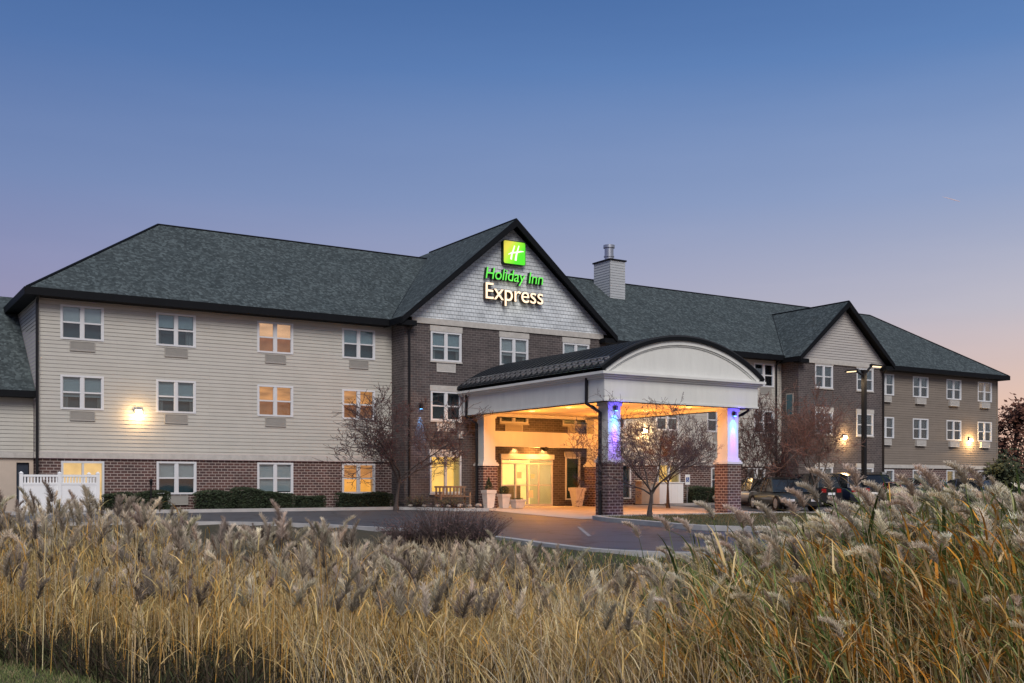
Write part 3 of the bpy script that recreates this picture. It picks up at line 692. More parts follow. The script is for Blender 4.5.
# cross rooms so that nothing shows through the block: floor plates inside
# ------------------------------------------------------------------ annex at the left
ann = thing('annex_building', 'low annex with dark shingle roof and pale siding at the hotel\'s left end', 'building', (-8, 46, 0)); AO = (-8, 46, 0)
a = MB(); lap_wall(a, -22, 6.6, 2.31, 4.5, 44.6); a.build('siding_wall', M['siding_pale'], ann, AO)
a = MB(); flat_wall(a, -22, 6.6, -.1, 2.07, 44.6, [(6.0, 6.45, -.1, 1.9)]); a.build('wall', plain('render_beige', (.50, .42, .35), .9, .06, 2), ann, AO)
a = MB(); a.box(-22, 44.5, 2.08, 6.6, 44.62, 2.3); a.build('stone_band', M['trim_stone'], ann, AO)
a = MB(); a.poly([(-22.5, 44.2, 4.62), (6.62, 44.2, 4.62), (6.62, 50, 9.05), (-22.5, 50, 9.05)]); a.poly([(6.62, 56, 4.62), (-22.5, 56, 4.62), (-22.5, 50, 9.05), (6.62, 50, 9.05)]); a.build('roof', M['shingle'], ann, AO)
a = MB(); a.box(-22.5, 44.12, 4.38, 6.62, 44.2, 4.63); a.box(-22.5, 44.2, 4.38, 6.62, 44.6, 4.42); a.build('gutter', M['gutter'], ann, AO)
a = MB(); a.box(6.02, 44.7, 0, 6.43, 44.74, 1.9); a.build('door', plain('door_dark', (.03, .04, .06), .5, .1, 2), ann, AO)

# ------------------------------------------------------------------ entrance canopy
cx0, cx1, cy0, cy1 = 24.44, 32.41, 31.9, 42.55
CO = ((cx0 + cx1) / 2, 37.2, -.1)
can = thing('entrance_canopy', 'drive-through entrance canopy with arched white front and barrel roof on four columns', 'canopy', CO)
def ring(mb, x0, y0, x1, y1, z0, z1, t):
    mb.box(x0, y0, z0, x1, y0 + t, z1); mb.box(x0, y1 - t, z0, x1, y1, z1); mb.box(x0, y0 + t, z0, x0 + t, y1 - t, z1); mb.box(x1 - t, y0 + t, z0, x1, y1 - t, z1)
b = MB(); ring(b, cx0, cy0, cx1, cy1, 4.2, 5.06, .45); ring(b, cx0 - .03, cy0 - .03, cx1 + .03, cy1 + .03, 4.2, 4.28, .40)
b.build('fascia', M['stucco'], can, CO)
b = MB(); ring(b, cx0 - .07, cy0 - .07, cx1 + .07, cy1 + .07, 5.06, 5.13, .45); ring(b, cx0 - .15, cy0 - .15, cx1 + .15, cy1 + .15, 5.13, 5.20, .5); ring(b, cx0 - .24, cy0 - .24, cx1 + .24, cy1 + .24, 5.20, 5.30, .55); ring(b, cx0 - .02, cy0 - .02, cx1 + .02, cy1 + .02, 5.30, 5.39, .4)
b.build('cornice', M['stucco_plain'], can, CO)
ACX, AHW, ASP, ARISE = 28.42, 4.02, 5.39, 1.31
AR = (AHW ** 2 + ARISE ** 2) / (2 * ARISE); ACZ = ASP + ARISE - AR; AANG = math.asin(AHW / AR)
def arc(r, n=40, ang=AANG): return [(ACX + r * math.sin(-ang + 2 * ang * k / n), ACZ + r * math.cos(-ang + 2 * ang * k / n)) for k in range(n + 1)]
b = MB(); outer = arc(AR)
b.extrude([(x, cy0, z) for x, z in outer], (0, .25, 0)); b.build('arch_panel', M['stucco'], can, CO)
b = MB(); b.extrude([(x, cy1 - .25, z) for x, z in outer], (0, .25, 0)); b.build('arch_panel', M['stucco'], can, CO)
def arc_band(mb, r0, r1, y0, y1, n=40, ang=AANG):
    i, o = arc(r0, n, ang), arc(r1, n, ang)
    for k in range(n):
        P = [i[k], i[k + 1], o[k + 1], o[k]]
        mb.poly([(x, y0, z) for x, z in P]); mb.poly([(x, y1, z) for x, z in P[::-1]])
        mb.poly([(i[k][0], y1, i[k][1]), (i[k + 1][0], y1, i[k + 1][1]), (i[k + 1][0], y0, i[k + 1][1]), (i[k][0], y0, i[k][1])])
        mb.poly([(o[k][0], y0, o[k][1]), (o[k + 1][0], y0, o[k + 1][1]), (o[k + 1][0], y1, o[k + 1][1]), (o[k][0], y1, o[k][1])])
b = MB(); arc_band(b, AR - .16, AR + .002, cy0 - .09, cy0); arc_band(b, AR - .22, AR - .161, cy0 - .04, cy0); b.build('arch_trim', M['stucco_plain'], can, CO)
b = MB(); arc_band(b, AR + .004, AR + .15, cy0 - .17, cy0 - .12, ang=AANG * 1.036); b.build('roof_edge', M['gutter'], can, CO)
b = MB(); arc_band(b, AR + .004, AR + .16, cy0 - .119, cy1 + .12, ang=AANG * 1.035)
b.cur = 0
for k in range(27):
    y = cy0 - .1 + (cy1 - cy0 + .1) * k / 26; arc_band(b, AR + .161, AR + .225, y, y + .04, 24, AANG * 1.03)
b.cur = 1
for k in range(26):                       # snow guards between the seams near the eaves
    y = cy0 + .02 + (cy1 - cy0 + .1) * k / 26
    for s in (-1, 1):
        for t in (.955, .885):
            an = AANG * t * s; x, z = ACX + (AR + .16) * math.sin(an), ACZ + (AR + .16) * math.cos(an)
            b.box(x - .06, y + .12, z - .03, x + .06, y + .27, z + .075)
for s in (-1, 1):
    for t in (.96, .89):
        an = AANG * t * s; x, z = ACX + (AR + .26) * math.sin(an), ACZ + (AR + .26) * math.cos(an); b.tube([(x, cy0, z), (x, cy1, z)], .02, 5)
b.build('roof', [plain('seam_metal', (.020, .023, .028), .32, .1, 3, spec=.5), plain('snow_guard_metal', (.42, .42, .43), .3, .1, 6, metal=.6)], can, CO)
b = MB(); b.box(cx0 - .2, cy0 - .1, 5.40, cx0 - .08, cy1 + .1, 5.50); b.build('gutter', M['gutter'], can, CO); b = MB(); b.box(cx1 + .08, cy0 - .1, 5.40, cx1 + .2, cy1 + .1, 5.50); b.build('gutter', M['gutter'], can, CO)
b = MB(); b.box(cx0 + .45, cy0 + .45, 4.33, cx1 - .45, cy1 - .45, 4.4); b.build('ceiling', plain('soffit', (.70, .60, .44), .8, .05, 2), can, CO)
for y in (34.0, 36.8, 39.6):
    for x in (26.3, 30.5):
        b = MB(); b.lathe(x, y, [(.13, 4.328), (.12, 4.30), (.07, 4.285), (.02, 4.28)], 14); b.build('ceiling_lamp', M['lamp_soffit'], can, CO)
        light('POINT', (x - CO[0], y - CO[1], 3.45 + .1), 150, (1, .35, .05), can, .25)
colpos = [(24.82, 32.2, -.22), (31.0, 32.2, -.22), (24.8, 41.3, -.02), (31.0, 41.3, -.02)]
for i, (x, y, z) in enumerate(colpos):
    c0 = (x + .375, y + .375, z)
    s = MB(); s.box(x + .075, y + .075, 2.06, x + .675, y + .675, 4.2); s.box(x + .04, y + .04, 2.06, x + .71, y + .71, 2.16); s.box(x + .03, y + .03, 4.06, x + .72, y + .72, 4.199)
    col_o = s.build('column', M['stucco'], can, c0, loc=(c0[0] - CO[0], c0[1] - CO[1], c0[2] - CO[2]))
    s = MB(); s.box(x, y, z - .1, x + .75, y + .75, 1.90); s.build('brick_pier', M['brick_red'], col_o, c0)
    s = MB(); s.box(x - .05, y - .05, 1.903, x + .80, y + .80, 2.0); s.box(x - .01, y - .01, 2.0, x + .76, y + .76, 2.058); s.build('pier_cap', M['stucco_plain'], col_o, c0)
    if i < 2:
        xm = x + .375
        s = MB(); s.tube([(xm, y - .05, 3.88), (xm, y - .05, 4.05)], .065, 12); s.box(xm - .03, y - .04, 3.92, xm + .03, y + .08, 4.0); fx = s.build('column_lamp', M['black_metal'], col_o, c0)
        # bright lens on the underside
        s = MB(); s.tube([(xm, y - .05, 3.862), (xm, y - .05, 3.876)], .055, 12); s.build('lens', M['lamp_blue'], fx, c0)
        for off_, en_, colr, ang_ in ((.07, 55, (.02, .42, 1), 100), (.09, 120, (.04, .32, 1), 56), (.11, 400, (.26, .0, 1), 38), (.13, 640, (.26, .0, 1), 24)):
            light('SPOT', (xm - c0[0], y - off_ - c0[1], 3.85 - c0[2]), en_, colr, fx, .04, ang_, (0, off_ * .8, -1), 1)
        light('POINT', (xm - c0[0], y - .35 - c0[1], 3.95 - c0[2]), 22, (.15, .1, 1), fx, .1)
# low beam between the back columns
b = MB(); b.box(25.48, 41.45, 2.80, 31.07, 41.9, 3.50); b.build('beam', M['stucco'], can, CO)
b = MB(); b.tube([(28.3, 41.4, 2.72), (28.3, 41.55, 2.72)], .1, 10); b.box(28.1, 41.5, 2.68, 28.5, 41.6, 2.80); bl_ = b.build('beam_lamp', M['black_metal'], can, CO)
light('POINT', (28.3 - CO[0], 42.05 - CO[1], 2.62 - CO[2]), 140, (1, .40, .08), bl_, .08)
downspout([(24.3, 32.95, 5.42), (24.38, 32.95, 5.2), (24.38, 32.95, 4.15), (24.55, 32.75, 4.0), (24.74, 32.57, 3.8), (24.74, 32.57, -.15)], can, CO, .07)
downspout([(24.3, 42.1, 5.42), (24.38, 42.1, 5.2), (24.38, 42.1, 4.15), (24.55, 41.9, 4.0), (24.72, 41.75, 3.8), (24.72, 41.75, 0)], can, CO, .07)
downspout([(32.5, 32.5, 5.42), (32.46, 32.5, 5.2), (32.46, 32.5, 4.15), (32.2, 32.55, 4.0), (31.84, 32.6, 3.85), (31.84, 32.6, -.15)], can, CO, .07)

# ------------------------------------------------------------------ the hotel's sign
sg = thing('hotel_sign', 'lit hotel sign of green square emblem and green and white lettering on gable', 'sign', (27.3, YB, 9.6)); SO = (27.3, YB, 9.6)
def rounded(x0, z0, x1, z1, r, n=5):
    P = []
    for cx, cz, a0 in ((x1 - r, z0 + r, -90), (x1 - r, z1 - r, 0), (x0 + r, z1 - r, 90), (x0 + r, z0 + r, 180)):
        for k in range(n + 1): t = math.radians(a0 + 90 * k / n); P.append((cx + r * math.cos(t), cz + r * math.sin(t)))
    return P
lx0, lz0, lx1, lz1 = 26.58, 11.42, 27.82, 12.52
b = MB(); b.extrude([(x, YB - .26, z) for x, z in rounded(lx0, lz0, lx1, lz1, .09)], (0, .2, 0))
lp = b.build('emblem_panel', M['sign_return'], sg, SO)
cxl, czl = (lx0 + lx1) / 2, (lz0 + lz1) / 2
b = MB(); b.poly([(x - cxl, 0, z - czl) for x, z in rounded(lx0 + .02, lz0 + .02, lx1 - .02, lz1 - .02, .08)])
b.build('face', M['logo_green'], lp, loc=(cxl - SO[0], YB - .264 - SO[1], czl - SO[2]))
b = MB()
def stroke(pts, ws, y):
    L = []; Rr = []
    for i, p in enumerate(pts):
        q0, q1 = Vector(pts[max(i - 1, 0)]), Vector(pts[min(i + 1, len(pts) - 1)]); d = (q1 - q0).normalized(); n = Vector((-d.y, d.x)) * ws[i] / 2
        L.append((p[0] + n.x, p[1] + n.y)); Rr.append((p[0] - n.x, p[1] - n.y))
    for i in range(len(pts) - 1): b.poly([(Rr[i][0], y, Rr[i][1]), (Rr[i + 1][0], y, Rr[i + 1][1]), (L[i + 1][0], y, L[i + 1][1]), (L[i][0], y, L[i][1])])
stroke([(-.20, -.33), (-.16, -.1), (-.06, .16), (.0, .34)], [.10, .085, .07, .05], -.006)
stroke([(.05, -.36), (.09, -.12), (.16, .12), (.24, .36)], [.11, .09, .075, .055], -.006)
stroke([(-.36, -.11), (-.18, -.02), (.1, .03), (.36, .10), (.52, .11)], [.03, .06, .07, .06, .02], -.009)
b.build('emblem', M['logo_white'], lp, loc=(cxl - SO[0], YB - .266 - SO[1], czl - SO[2]))
def letters(txt, x0, zb, width, height, name, front, side, shear, depth, weight):
    cu = bpy.data.curves.new('lettering', 'FONT'); cu.body = txt; cu.size = 1; cu.extrude = 0; cu.shear = shear; cu.offset = weight; cu.space_character = .97
    t = bpy.data.objects.new('lettering', cu); COL.objects.link(t)
    dg = bpy.context.evaluated_depsgraph_get(); me0 = bpy.data.meshes.new_from_object(t.evaluated_get(dg)); bpy.data.objects.remove(t)
    bm = bmesh.new(); bm.from_mesh(me0)
    bmesh.ops.remove_doubles(bm, verts=bm.verts[:], dist=1e-6)
    for f in bm.faces: f.material_index = 0
    fs = bm.faces[:]
    r = bmesh.ops.extrude_face_region(bm, geom=fs)
    up = {g for g in r['geom'] if isinstance(g, bmesh.types.BMVert)}
    xs_ = [v.co.x for v in bm.verts]; mn, mx = min(xs_), max(xs_)
    capz = .73
    for v in bm.verts:
        back = v in up
        v.co = Vector(((v.co.x - mn) / (mx - mn) * width, depth if back else 0, v.co.y / capz * height))
    bmesh.ops.recalc_face_normals(bm, faces=bm.faces[:])
    for f in bm.faces: f.material_index = 0 if f.normal.y < -.9 else 1
    me = bpy.data.meshes.new(name); bm.to_mesh(me); bm.free(); me.materials.append(M[front]); me.materials.append(M[side])
    o = bpy.data.objects.new(name, me); COL.objects.link(o); o.parent = sg; o.location = (x0 - SO[0], YB - .28 - SO[1], zb - SO[2])
letters('Holiday Inn', 25.60, 10.62, 3.22, .56, 'lettering', 'sign_green', 'sign_return', .16, .22, .0)
letters('Express', 25.60, 9.68, 3.22, .80, 'lettering', 'sign_white', 'sign_return_bronze', .0, .22, .0)
light('AREA', (0, -.5, .55), 4, (.9, .85, .6), sg, 1.5, aim=(0, 1, 0))

# ------------------------------------------------------------------ view helper used only for placing plants and cars in the world
def world_at(px, d):
    t = (px - 512) / FPX
    return (d * (U[0] * t + U[1]), d * (-U[1] * t + U[0]))
def in_view(x, y):
    d = x * U[1] + y * U[0]; r = x * U[0] - y * U[1]
    return 512 + FPX * r / d, d

# ------------------------------------------------------------------ leafless trees
def branch_tree(name, label, group, x, y, z, H, spread, seed, barkc, twigc, berryc, nb=1500, trunk_h=.22, r0=.11, dens=1.0, up=.55, leafc=None, nleaf=0, rmin=.0065):
    R = random.Random(seed)
    t = thing(name, label, 'tree', (x, y, z), 0, group)
    tr = MB(); cr = MB(); tips = []
    def grow(p, d, L, r, lv):
        n = 5 if lv < 2 else (4 if lv < 3 else 3)
        pts = [p]; q = Vector(p); dd = Vector(d)
        for i in range(n):
            wob = .10 if lv == 0 else .22
            dd = (dd + Vector((R.uniform(-wob, wob), R.uniform(-wob, wob), R.uniform(-wob, wob) + (.05 if lv > 1 else .02)))).normalized()
            q = q + dd * L / n; pts.append(q.copy())
        rs = [max(r * (1 - .62 * i / n), rmin) for i in range(n + 1)]
        (tr if lv < 2 else cr).tube(pts, rs, 7 if lv < 2 else (4 if lv < 3 else 3), cap=False)
        if lv >= 3: tips.extend(pts[1:])
        if lv >= 5: return
        kids = {0: 6, 1: 6, 2: 5, 3: 4, 4: 3}[lv]
        kids = max(2, int(kids * dens + R.random()))
        for k in range(kids):
            f = R.uniform(.78, 1.0) if lv == 0 else R.uniform(.25, 1.0)
            i = min(int(f * n), n - 1); u = f * n - i; pp = pts[i].lerp(pts[i + 1], u)
            a = 2 * math.pi * (k + R.random() * .8) / kids if lv == 0 else R.uniform(0, 2 * math.pi)
            tilt = R.uniform(.55, 1.15) if lv == 0 else R.uniform(.45, 1.1)
            ax = dd.orthogonal().normalized(); ay = dd.cross(ax)
            nd = (dd * math.cos(tilt) + (ax * math.cos(a) + ay * math.sin(a)) * math.sin(tilt))
            nd.z += up * (.25 if lv < 2 else .12); nd.normalize()
            fac = {0: .60, 1: .62, 2: .62, 3: .62, 4: .6}[lv] * R.uniform(.7, 1.15)
            l2 = (H - trunk_h * H) * .55 * R.uniform(.75, 1.1) if lv == 0 else L * fac
            grow(pp, nd, l2, rs[i] * (.62 if lv < 2 else .55), lv + 1)
    grow(Vector((0, 0, 0)), Vector((R.uniform(-.06, .06), R.uniform(-.06, .06), 1)).normalized(), trunk_h * H, r0, 0)
    # root flare, then fit the crown to the tree's real size
    tr.tube([(0, 0, -.15), (0, 0, .0), (0, 0, .18)], [r0 * 1.5, r0 * 1.25, r0 * .98], 9, cap=False)
    V = [Vector(v) for v in cr.v]; zmax = max(v.z for v in V); rad = sorted(math.hypot(v.x, v.y) for v in V)[int(len(V) * .97)]
    sz, sr = H / zmax, spread / rad
    def fit(v):
        k = min(1, max(0, (v[2] - trunk_h * H * .7) / (H * .2)))
        return (v[0] * (1 + (sr - 1) * k), v[1] * (1 + (sr - 1) * k), v[2] * sz if sz < 1 else v[2] * (1 + (sz - 1) * min(1, max(0, v[2] / H))))
    tr.v = [fit(v) for v in tr.v]; cr.v = [fit(v) for v in cr.v]; tips = [Vector(fit(v)) for v in tips]
    tr.build('trunk', barkc, t)
    cr.cur = 1
    for k in range(nb):
        p = R.choice(tips) + Vector((R.uniform(-.05, .05), R.uniform(-.05, .05), R.uniform(-.06, .02))); s = R.uniform(.013, .026)
        cr.add([p + Vector((0, 0, s)), p + Vector((s, 0, 0)), p + Vector((0, s, 0)), p + Vector((-s, 0, 0)), p + Vector((0, -s, 0)), p + Vector((0, 0, -s))],
               [(0, 1, 2), (0, 2, 3), (0, 3, 4), (0, 4, 1), (5, 2, 1), (5, 3, 2), (5, 4, 3), (5, 1, 4)])
    cr.cur = 2
    for k in range(nleaf):
        p = R.choice(tips) + Vector((R.gauss(0, .12), R.gauss(0, .12), R.gauss(0, .1))); s = R.uniform(.05, .11)
        a = Vector((R.gauss(0, 1), R.gauss(0, 1), R.gauss(0, 1))).normalized(); b2 = a.orthogonal().normalized()
        cr.poly([p - a * s, p + b2 * s * .5, p + a * s, p - b2 * s * .5])
    cr.build('crown', [twigc, berryc, leafc or twigc], t)
    return t
M['bark'] = plain('bark', (.075, .06, .055), .9, .3, 12, bump=.5)
M['bark_light'] = plain('bark_light', (.15, .12, .10), .9, .3, 12, bump=.5)
M['twig'] = plain('twig', (.10, .070, .068), .9, .3, 4)
M['twig_grey'] = plain('twig_grey', (.135, .095, .095), .9, .3, 4)
M['berry_rust'] = plain('berry_rust', (.22, .085, .07), .5, .3, 9)
M['twig_red'] = plain('twig_red', (.22, .135, .11), .9, .3, 4)
M['berry'] = plain('berry', (.14, .030, .030), .5, .3, 9)
M['berry_dark'] = plain('berry_dark', (.10, .035, .045), .5, .3, 9)
M['leaf_rust'] = plain('leaf_rust', (.13, .055, .035), .8, .5, 6)
M['leaf_dark'] = plain('leaf_dark', (.045, .055, .028), .8, .5, 4)
G1 = 'leafless ornamental trees by the hotel'
branch_tree('crabapple_tree', 'spreading bare crabapple tree at the dark brick corner left of the lobby window', G1, 20.0, 40.4, .05, 5.2, 3.9, 11, M['bark'], M['twig'], M['berry'], 1500, .24, .10)
branch_tree('crabapple_tree', 'bare forked crabapple tree on the grass island before the canopy', G1, 24.75, 29.65, -.12, 4.8, 3.3, 5, M['bark'], M['twig_grey'], M['berry_dark'], 1100, .2, .105, dens=.98, rmin=.0052)
branch_tree('crabapple_tree', 'bare tree behind the canopy in front of the white utility enclosure', G1, *world_at(668, 50.5), -.05, 5.0, 2.6, 21, M['bark'], M['twig'], M['berry_dark'], 900, .25, .09)
branch_tree('crabapple_tree', 'bare purplish tree just right of the canopy', G1, *world_at(757, 52.0), -.05, 5.9, 2.6, 33, M['bark'], M['twig'], M['berry_dark'], 2500, .2, .10, dens=1.12, rmin=.009)
branch_tree('crabapple_tree', 'reddish twiggy tree covered in berries before the right gable block', G1, *world_at(813, 53.0), -.1, 6.6, 3.3, 47, M['bark_light'], M['twig_red'], M['berry_rust'], 2600, .2, .14, up=.35, dens=1.0, rmin=.009)

# leafy trees beyond the right end
def leafy_tree(label, x, y, z, H, rad, seed, leafm, n=5200, name='tree', low=.25, s=(.12, .24)):
    R = random.Random(seed); t = thing(name, label, 'tree', (x, y, z), 0, 'trees beyond the right end of the hotel')
    tr = MB(); tr.tube([(0, 0, -.3), (.05, 0, H * .3), (0, .1, H * .6), (.1, 0, H * .9)], [.22, .17, .1, .03], 8)
    clumps = []
    for k in range(26):
        a = R.uniform(0, 6.28); zz = H * R.uniform(low, .93); f = math.sin(min(1, max(.08, (1 - zz / H) * 1.9)) * math.pi / 2)
        rr = rad * f * R.uniform(.25, .85); p = Vector((math.cos(a) * rr, math.sin(a) * rr, zz)); clumps.append((p, R.uniform(.45, .95) * rad * .42))
        tr.tube([(0, 0, zz * .65), p * .5 + Vector((0, 0, zz * .4)), p], [.06, .04, .015], 5, cap=False)
    tr.build('trunk', M['bark'], t); cr = MB()
    for k in range(n):
        c, cs = R.choice(clumps); d = Vector((R.gauss(0, 1), R.gauss(0, 1), R.gauss(0, .8))); p = c + d * cs * .55
        q = R.uniform(*s); a = Vector((R.gauss(0, 1), R.gauss(0, 1), R.gauss(0, 1))).normalized(); b2 = a.orthogonal().normalized()
        cr.poly([p - a * q, p + b2 * q * .55, p + a * q, p - b2 * q * .55])
    cr.build('crown', leafm, t); return t
leafy_tree('rust-leaved tree rising beside the right end of the tan wing', *world_at(1016, 82), -.3, 7.6, 3.0, 3, M['leaf_rust'], 4200)
leafy_tree('low dark green tree under the rust-leaved one at the right edge', *world_at(1004, 74), -.3, 3.3, 3.0, 8, M['leaf_dark'], 4200, low=.1)
leafy_tree('dark olive tree farthest off at the right edge', *world_at(1040, 95), -.3, 6.0, 4.2, 15, M['leaf_dark'], 3800, low=.1)

# ------------------------------------------------------------------ clipped hedges and shrubs
M['box_leaf'] = plain('box_leaf', (.030, .045, .022), .7, .5, 5)
M['box_core'] = plain('box_core', (.018, .022, .014), .95, .3, 5)
def hedge(label, x0, x1, y0, y1, h, seed, name='hedge'):
    R = random.Random(seed); c = ((x0 + x1) / 2, (y0 + y1) / 2, .07); t = thing(name, label, 'hedge', c, 0, 'clipped hedges along the hotel wall')
    mb = MB(); a, b = (x1 - x0) / 2, (y1 - y0) / 2
    mb.frustum(0, 0, -.05, h * .9, a * .88, b * .88, a * .8, b * .8); mb.cur = 1
    for k in range(int(900 * (x1 - x0) + 500)):
        f = R.random()
        if f < .45: p = Vector((R.uniform(-a, a), -b * R.uniform(.86, 1.02), R.uniform(0, h)))
        elif f < .85: p = Vector((R.uniform(-a, a), R.uniform(-b, b), h * R.uniform(.88, 1.03)))
        else: p = Vector((R.choice((-1, 1)) * a * R.uniform(.9, 1.02), R.uniform(-b, b), R.uniform(0, h)))
        rr = max(abs(p.x) / a, .0) ** 6 * .08 + max(p.z / h, 0) ** 6 * 0; p.z *= 1 - rr; p.z += .05 * math.sin(p.x * 3.1 + seed) * (p.z / h)
        q = R.uniform(.025, .055); d = Vector((R.gauss(0, 1), R.gauss(0, 1), R.gauss(0, 1))).normalized(); e2 = d.orthogonal().normalized()
        mb.poly([p - d * q, p + e2 * q * .6, p + d * q, p - e2 * q * .6])
    mb.build('foliage', [M['box_core'], M['box_leaf']], t); return t
for i, (a, b, h, l) in enumerate([(8.9, 9.9, .66, 'small dark clipped hedge right of the white vinyl fence'), (10.05, 11.35, .70, 'dark clipped hedge left of the first full ground floor window'),
        (12.45, 13.9, .70, 'dark clipped hedge just right of the pale unit under the first ground floor window'), (13.95, 15.2, .82, 'tallest dark clipped hedge, left of the pale blind ground floor window'),
        (15.25, 16.5, .66, 'low dark clipped hedge under the pale blind ground floor window'), (16.7, 17.9, .52, 'lowest dark clipped hedge between the pale blind window and the orange lit window'), (18.6, 21.1, .60, 'long dark clipped hedge under the orange lit window')]):
    hedge(l, a, b, 42.85, 43.7, h, 50 + i)
hedge('dark hedge behind the parking sign right of the utility enclosure', 38.6, 41.3, 42.6, 43.4, .85, 61)
def twig_shrub(label, x, y, z, r, h, seed, m, n=900, leafm=None, nl=1500, name='shrub', group=None):
    R = random.Random(seed); t = thing(name, label, 'shrub', (x, y, z), 0, group); mb = MB(); tips = []
    for k in range(n):
        a = R.uniform(0, 6.28); f = math.sqrt(R.random()); tilt = f * 1.05
        L = h * R.uniform(.6, 1.05) / max(.5, math.cos(tilt * .75)); L = min(L, 1.25 * max(r, h))
        b0 = Vector((math.cos(a) * r * .35 * f, math.sin(a) * r * .35 * f, 0)); d = Vector((math.cos(a) * math.sin(tilt) * r / h, math.sin(a) * math.sin(tilt) * r / h, math.cos(tilt))).normalized()
        p1 = b0 + d * L * .5 + Vector((R.gauss(0, .05), R.gauss(0, .05), .03)); p2 = b0 + d * L + Vector((R.gauss(0, .08), R.gauss(0, .08), R.gauss(0, .05)))
        mb.tube([b0, p1, p2], [.009, .007, .004], 3, cap=False); tips += [p1, p1.lerp(p2, .5), p2]
    mb.build('stems', m, t)
    if leafm:
        lf = MB()
        for k in range(nl):
            p = R.choice(tips) + Vector((R.gauss(0, .05), R.gauss(0, .05), R.gauss(0, .05))); q = R.uniform(.014, .032); d = Vector((R.gauss(0, 1), R.gauss(0, 1), R.gauss(0, 1))).normalized(); e2 = d.orthogonal().normalized()
            lf.poly([p - d * q, p + e2 * q * .6, p + d * q, p - e2 * q * .6])
        lf.build('foliage', leafm, t)
    return t
M['twig_purple'] = plain('twig_purple', (.11, .080, .075), .9, .3, 5); M['leaf_purple'] = plain('leaf_purple', (.12, .07, .065), .8, .4, 6)
GP = 'purple twiggy shrubs beside the drive'
for i, (px, d, r, h, l) in enumerate([(412, 25.2, .55, .70, 'smallest purple twiggy shrub, at the left of the clump beside the drive'), (443, 24.6, .75, .95, 'tallest purple twiggy shrub in the middle of the clump beside the drive'), (474, 24.0, .55, .75, 'purple twiggy shrub nearest the asphalt, at the right of the clump')]):
    x, y = world_at(px, d); twig_shrub(l, x, y, g1(x, y) - .03, r, h, 70 + i, M['twig_purple'], 230, M['leaf_purple'], 1100, group=GP)
M['leaf_grey'] = plain('leaf_grey', (.10, .10, .06), .8, .4, 6)
for i, (x, y, r, h, l) in enumerate([(21.2, 40.9, .5, .5, 'low grey-green shrub in the bed left of the bench'), (22.3, 40.1, .55, .42, 'low grey-green shrub in front of the bench'), (23.0, 40.9, .42, .38, 'small grey-green shrub right of the bench, before the brick pier')]):
    twig_shrub(l, x, y, .08, r, h, 80 + i, M['twig'], 180, M['leaf_grey'], 900, group='low shrubs in the planting bed by the entrance')
R = random.Random(4)
rocks = [(20.9, 40.85), (21.35, 40.45), (21.75, 40.0), (22.05, 39.6), (22.4, 39.28), (22.8, 39.1), (23.2, 39.02), (22.6, 39.55), (23.4, 39.4)]
for i, (x, y) in enumerate(rocks):
    mb = MB(); s = R.uniform(.09, .15); bm = bmesh.new(); bmesh.ops.create_icosphere(bm, subdivisions=2, radius=s)
    for v in bm.verts: v.co *= 1 + .25 * math.sin(v.co.x * 31 + i) * math.cos(v.co.y * 27 + v.co.z * 19 + i * 2); v.co.z *= .55
    me = bpy.data.meshes.new('border_rock'); bm.to_mesh(me); bm.free(); me.materials.append(M['rock'])
    o = bpy.data.objects.new('border_rock', me); COL.objects.link(o); o.location = (x, y, .12 + s * .35); tag(o, 'pale fieldstone in the curved border of the planting bed by the entrance', 'rock', 'border stones of the planting bed')

# ------------------------------------------------------------------ pots, bench, fence, enclosure, signs, lamps
def planter(label, x, y, z, r0, r1, h, kind, seed):
    t = thing('planter', label, 'planter', (x, y, z), 0, 'white planters by the entrance'); r0 *= .86; r1 *= .86; h *= .94; mb = MB()
    mb.frustum(0, 0, 0, h * .82, r0, r0, r1, r1); mb.frustum(0, 0, h * .823, h, r1 * 1.12, r1 * 1.12, r1 * 1.16, r1 * 1.16)
    mb.frustum(0, 0, h + .001, h + .01, r1 * .95, r1 * .95, r1 * .95, r1 * .95)
    mb.build('pot', M['pot_white'], t); R = random.Random(seed); pl = MB()
    n = {'cone': 700, 'bush': 500, 'low': 160, 'twigs': 0}[kind]
    for k in range(n):
        if kind == 'cone': f = R.random(); zz = h + .02 + f * .55; rr = r1 * .95 * (1 - f) * math.sqrt(R.random()) * 1.1; q = .035
        elif kind == 'bush': f = R.random(); zz = h + f * .36; rr = r1 * 1.25 * math.sqrt(R.random()) * math.sin(.5 + f * 2.2); q = .045
        else: zz = h + R.random() * .08; rr = r1 * math.sqrt(R.random()); q = .03
        a = R.uniform(0, 6.28); p = Vector((rr * math.cos(a), rr * math.sin(a), zz)); d = Vector((R.gauss(0, 1), R.gauss(0, 1), R.gauss(0, 1))).normalized(); e2 = d.orthogonal().normalized()
        pl.poly([p - d * q, p + e2 * q * .5, p + d * q, p - e2 * q * .5])
    if kind == 'twigs':
        for k in range(40):
            a = R.uniform(0, 6.28); l = R.uniform(.2, .5); pl.tube([(0, 0, h), (math.cos(a) * .1, math.sin(a) * .1, h + l * .6), (math.cos(a) * .22, math.sin(a) * .22, h + l)], .006, 3, cap=False)
    pl.build('plant', M['box_leaf'] if kind != 'twigs' else M['twig'], t)
planter('tall white square planter with a cone of dark evergreen against the left brick pier', 24.75, 40.75, 0, .19, .26, .86, 'cone', 1)
planter('white planter with a leafy bush, second from the left by the entrance', 25.55, 40.75, 0, .18, .24, .66, 'bush', 2)
planter('low wide white planter left of the sliding doors', 26.05, 40.4, 0, .22, .30, .40, 'low', 3)
planter('tall tapered white planter with bare twigs left of the right rear brick pier', 30.35, 41.75, .01, .20, .32, .95, 'twigs', 4)
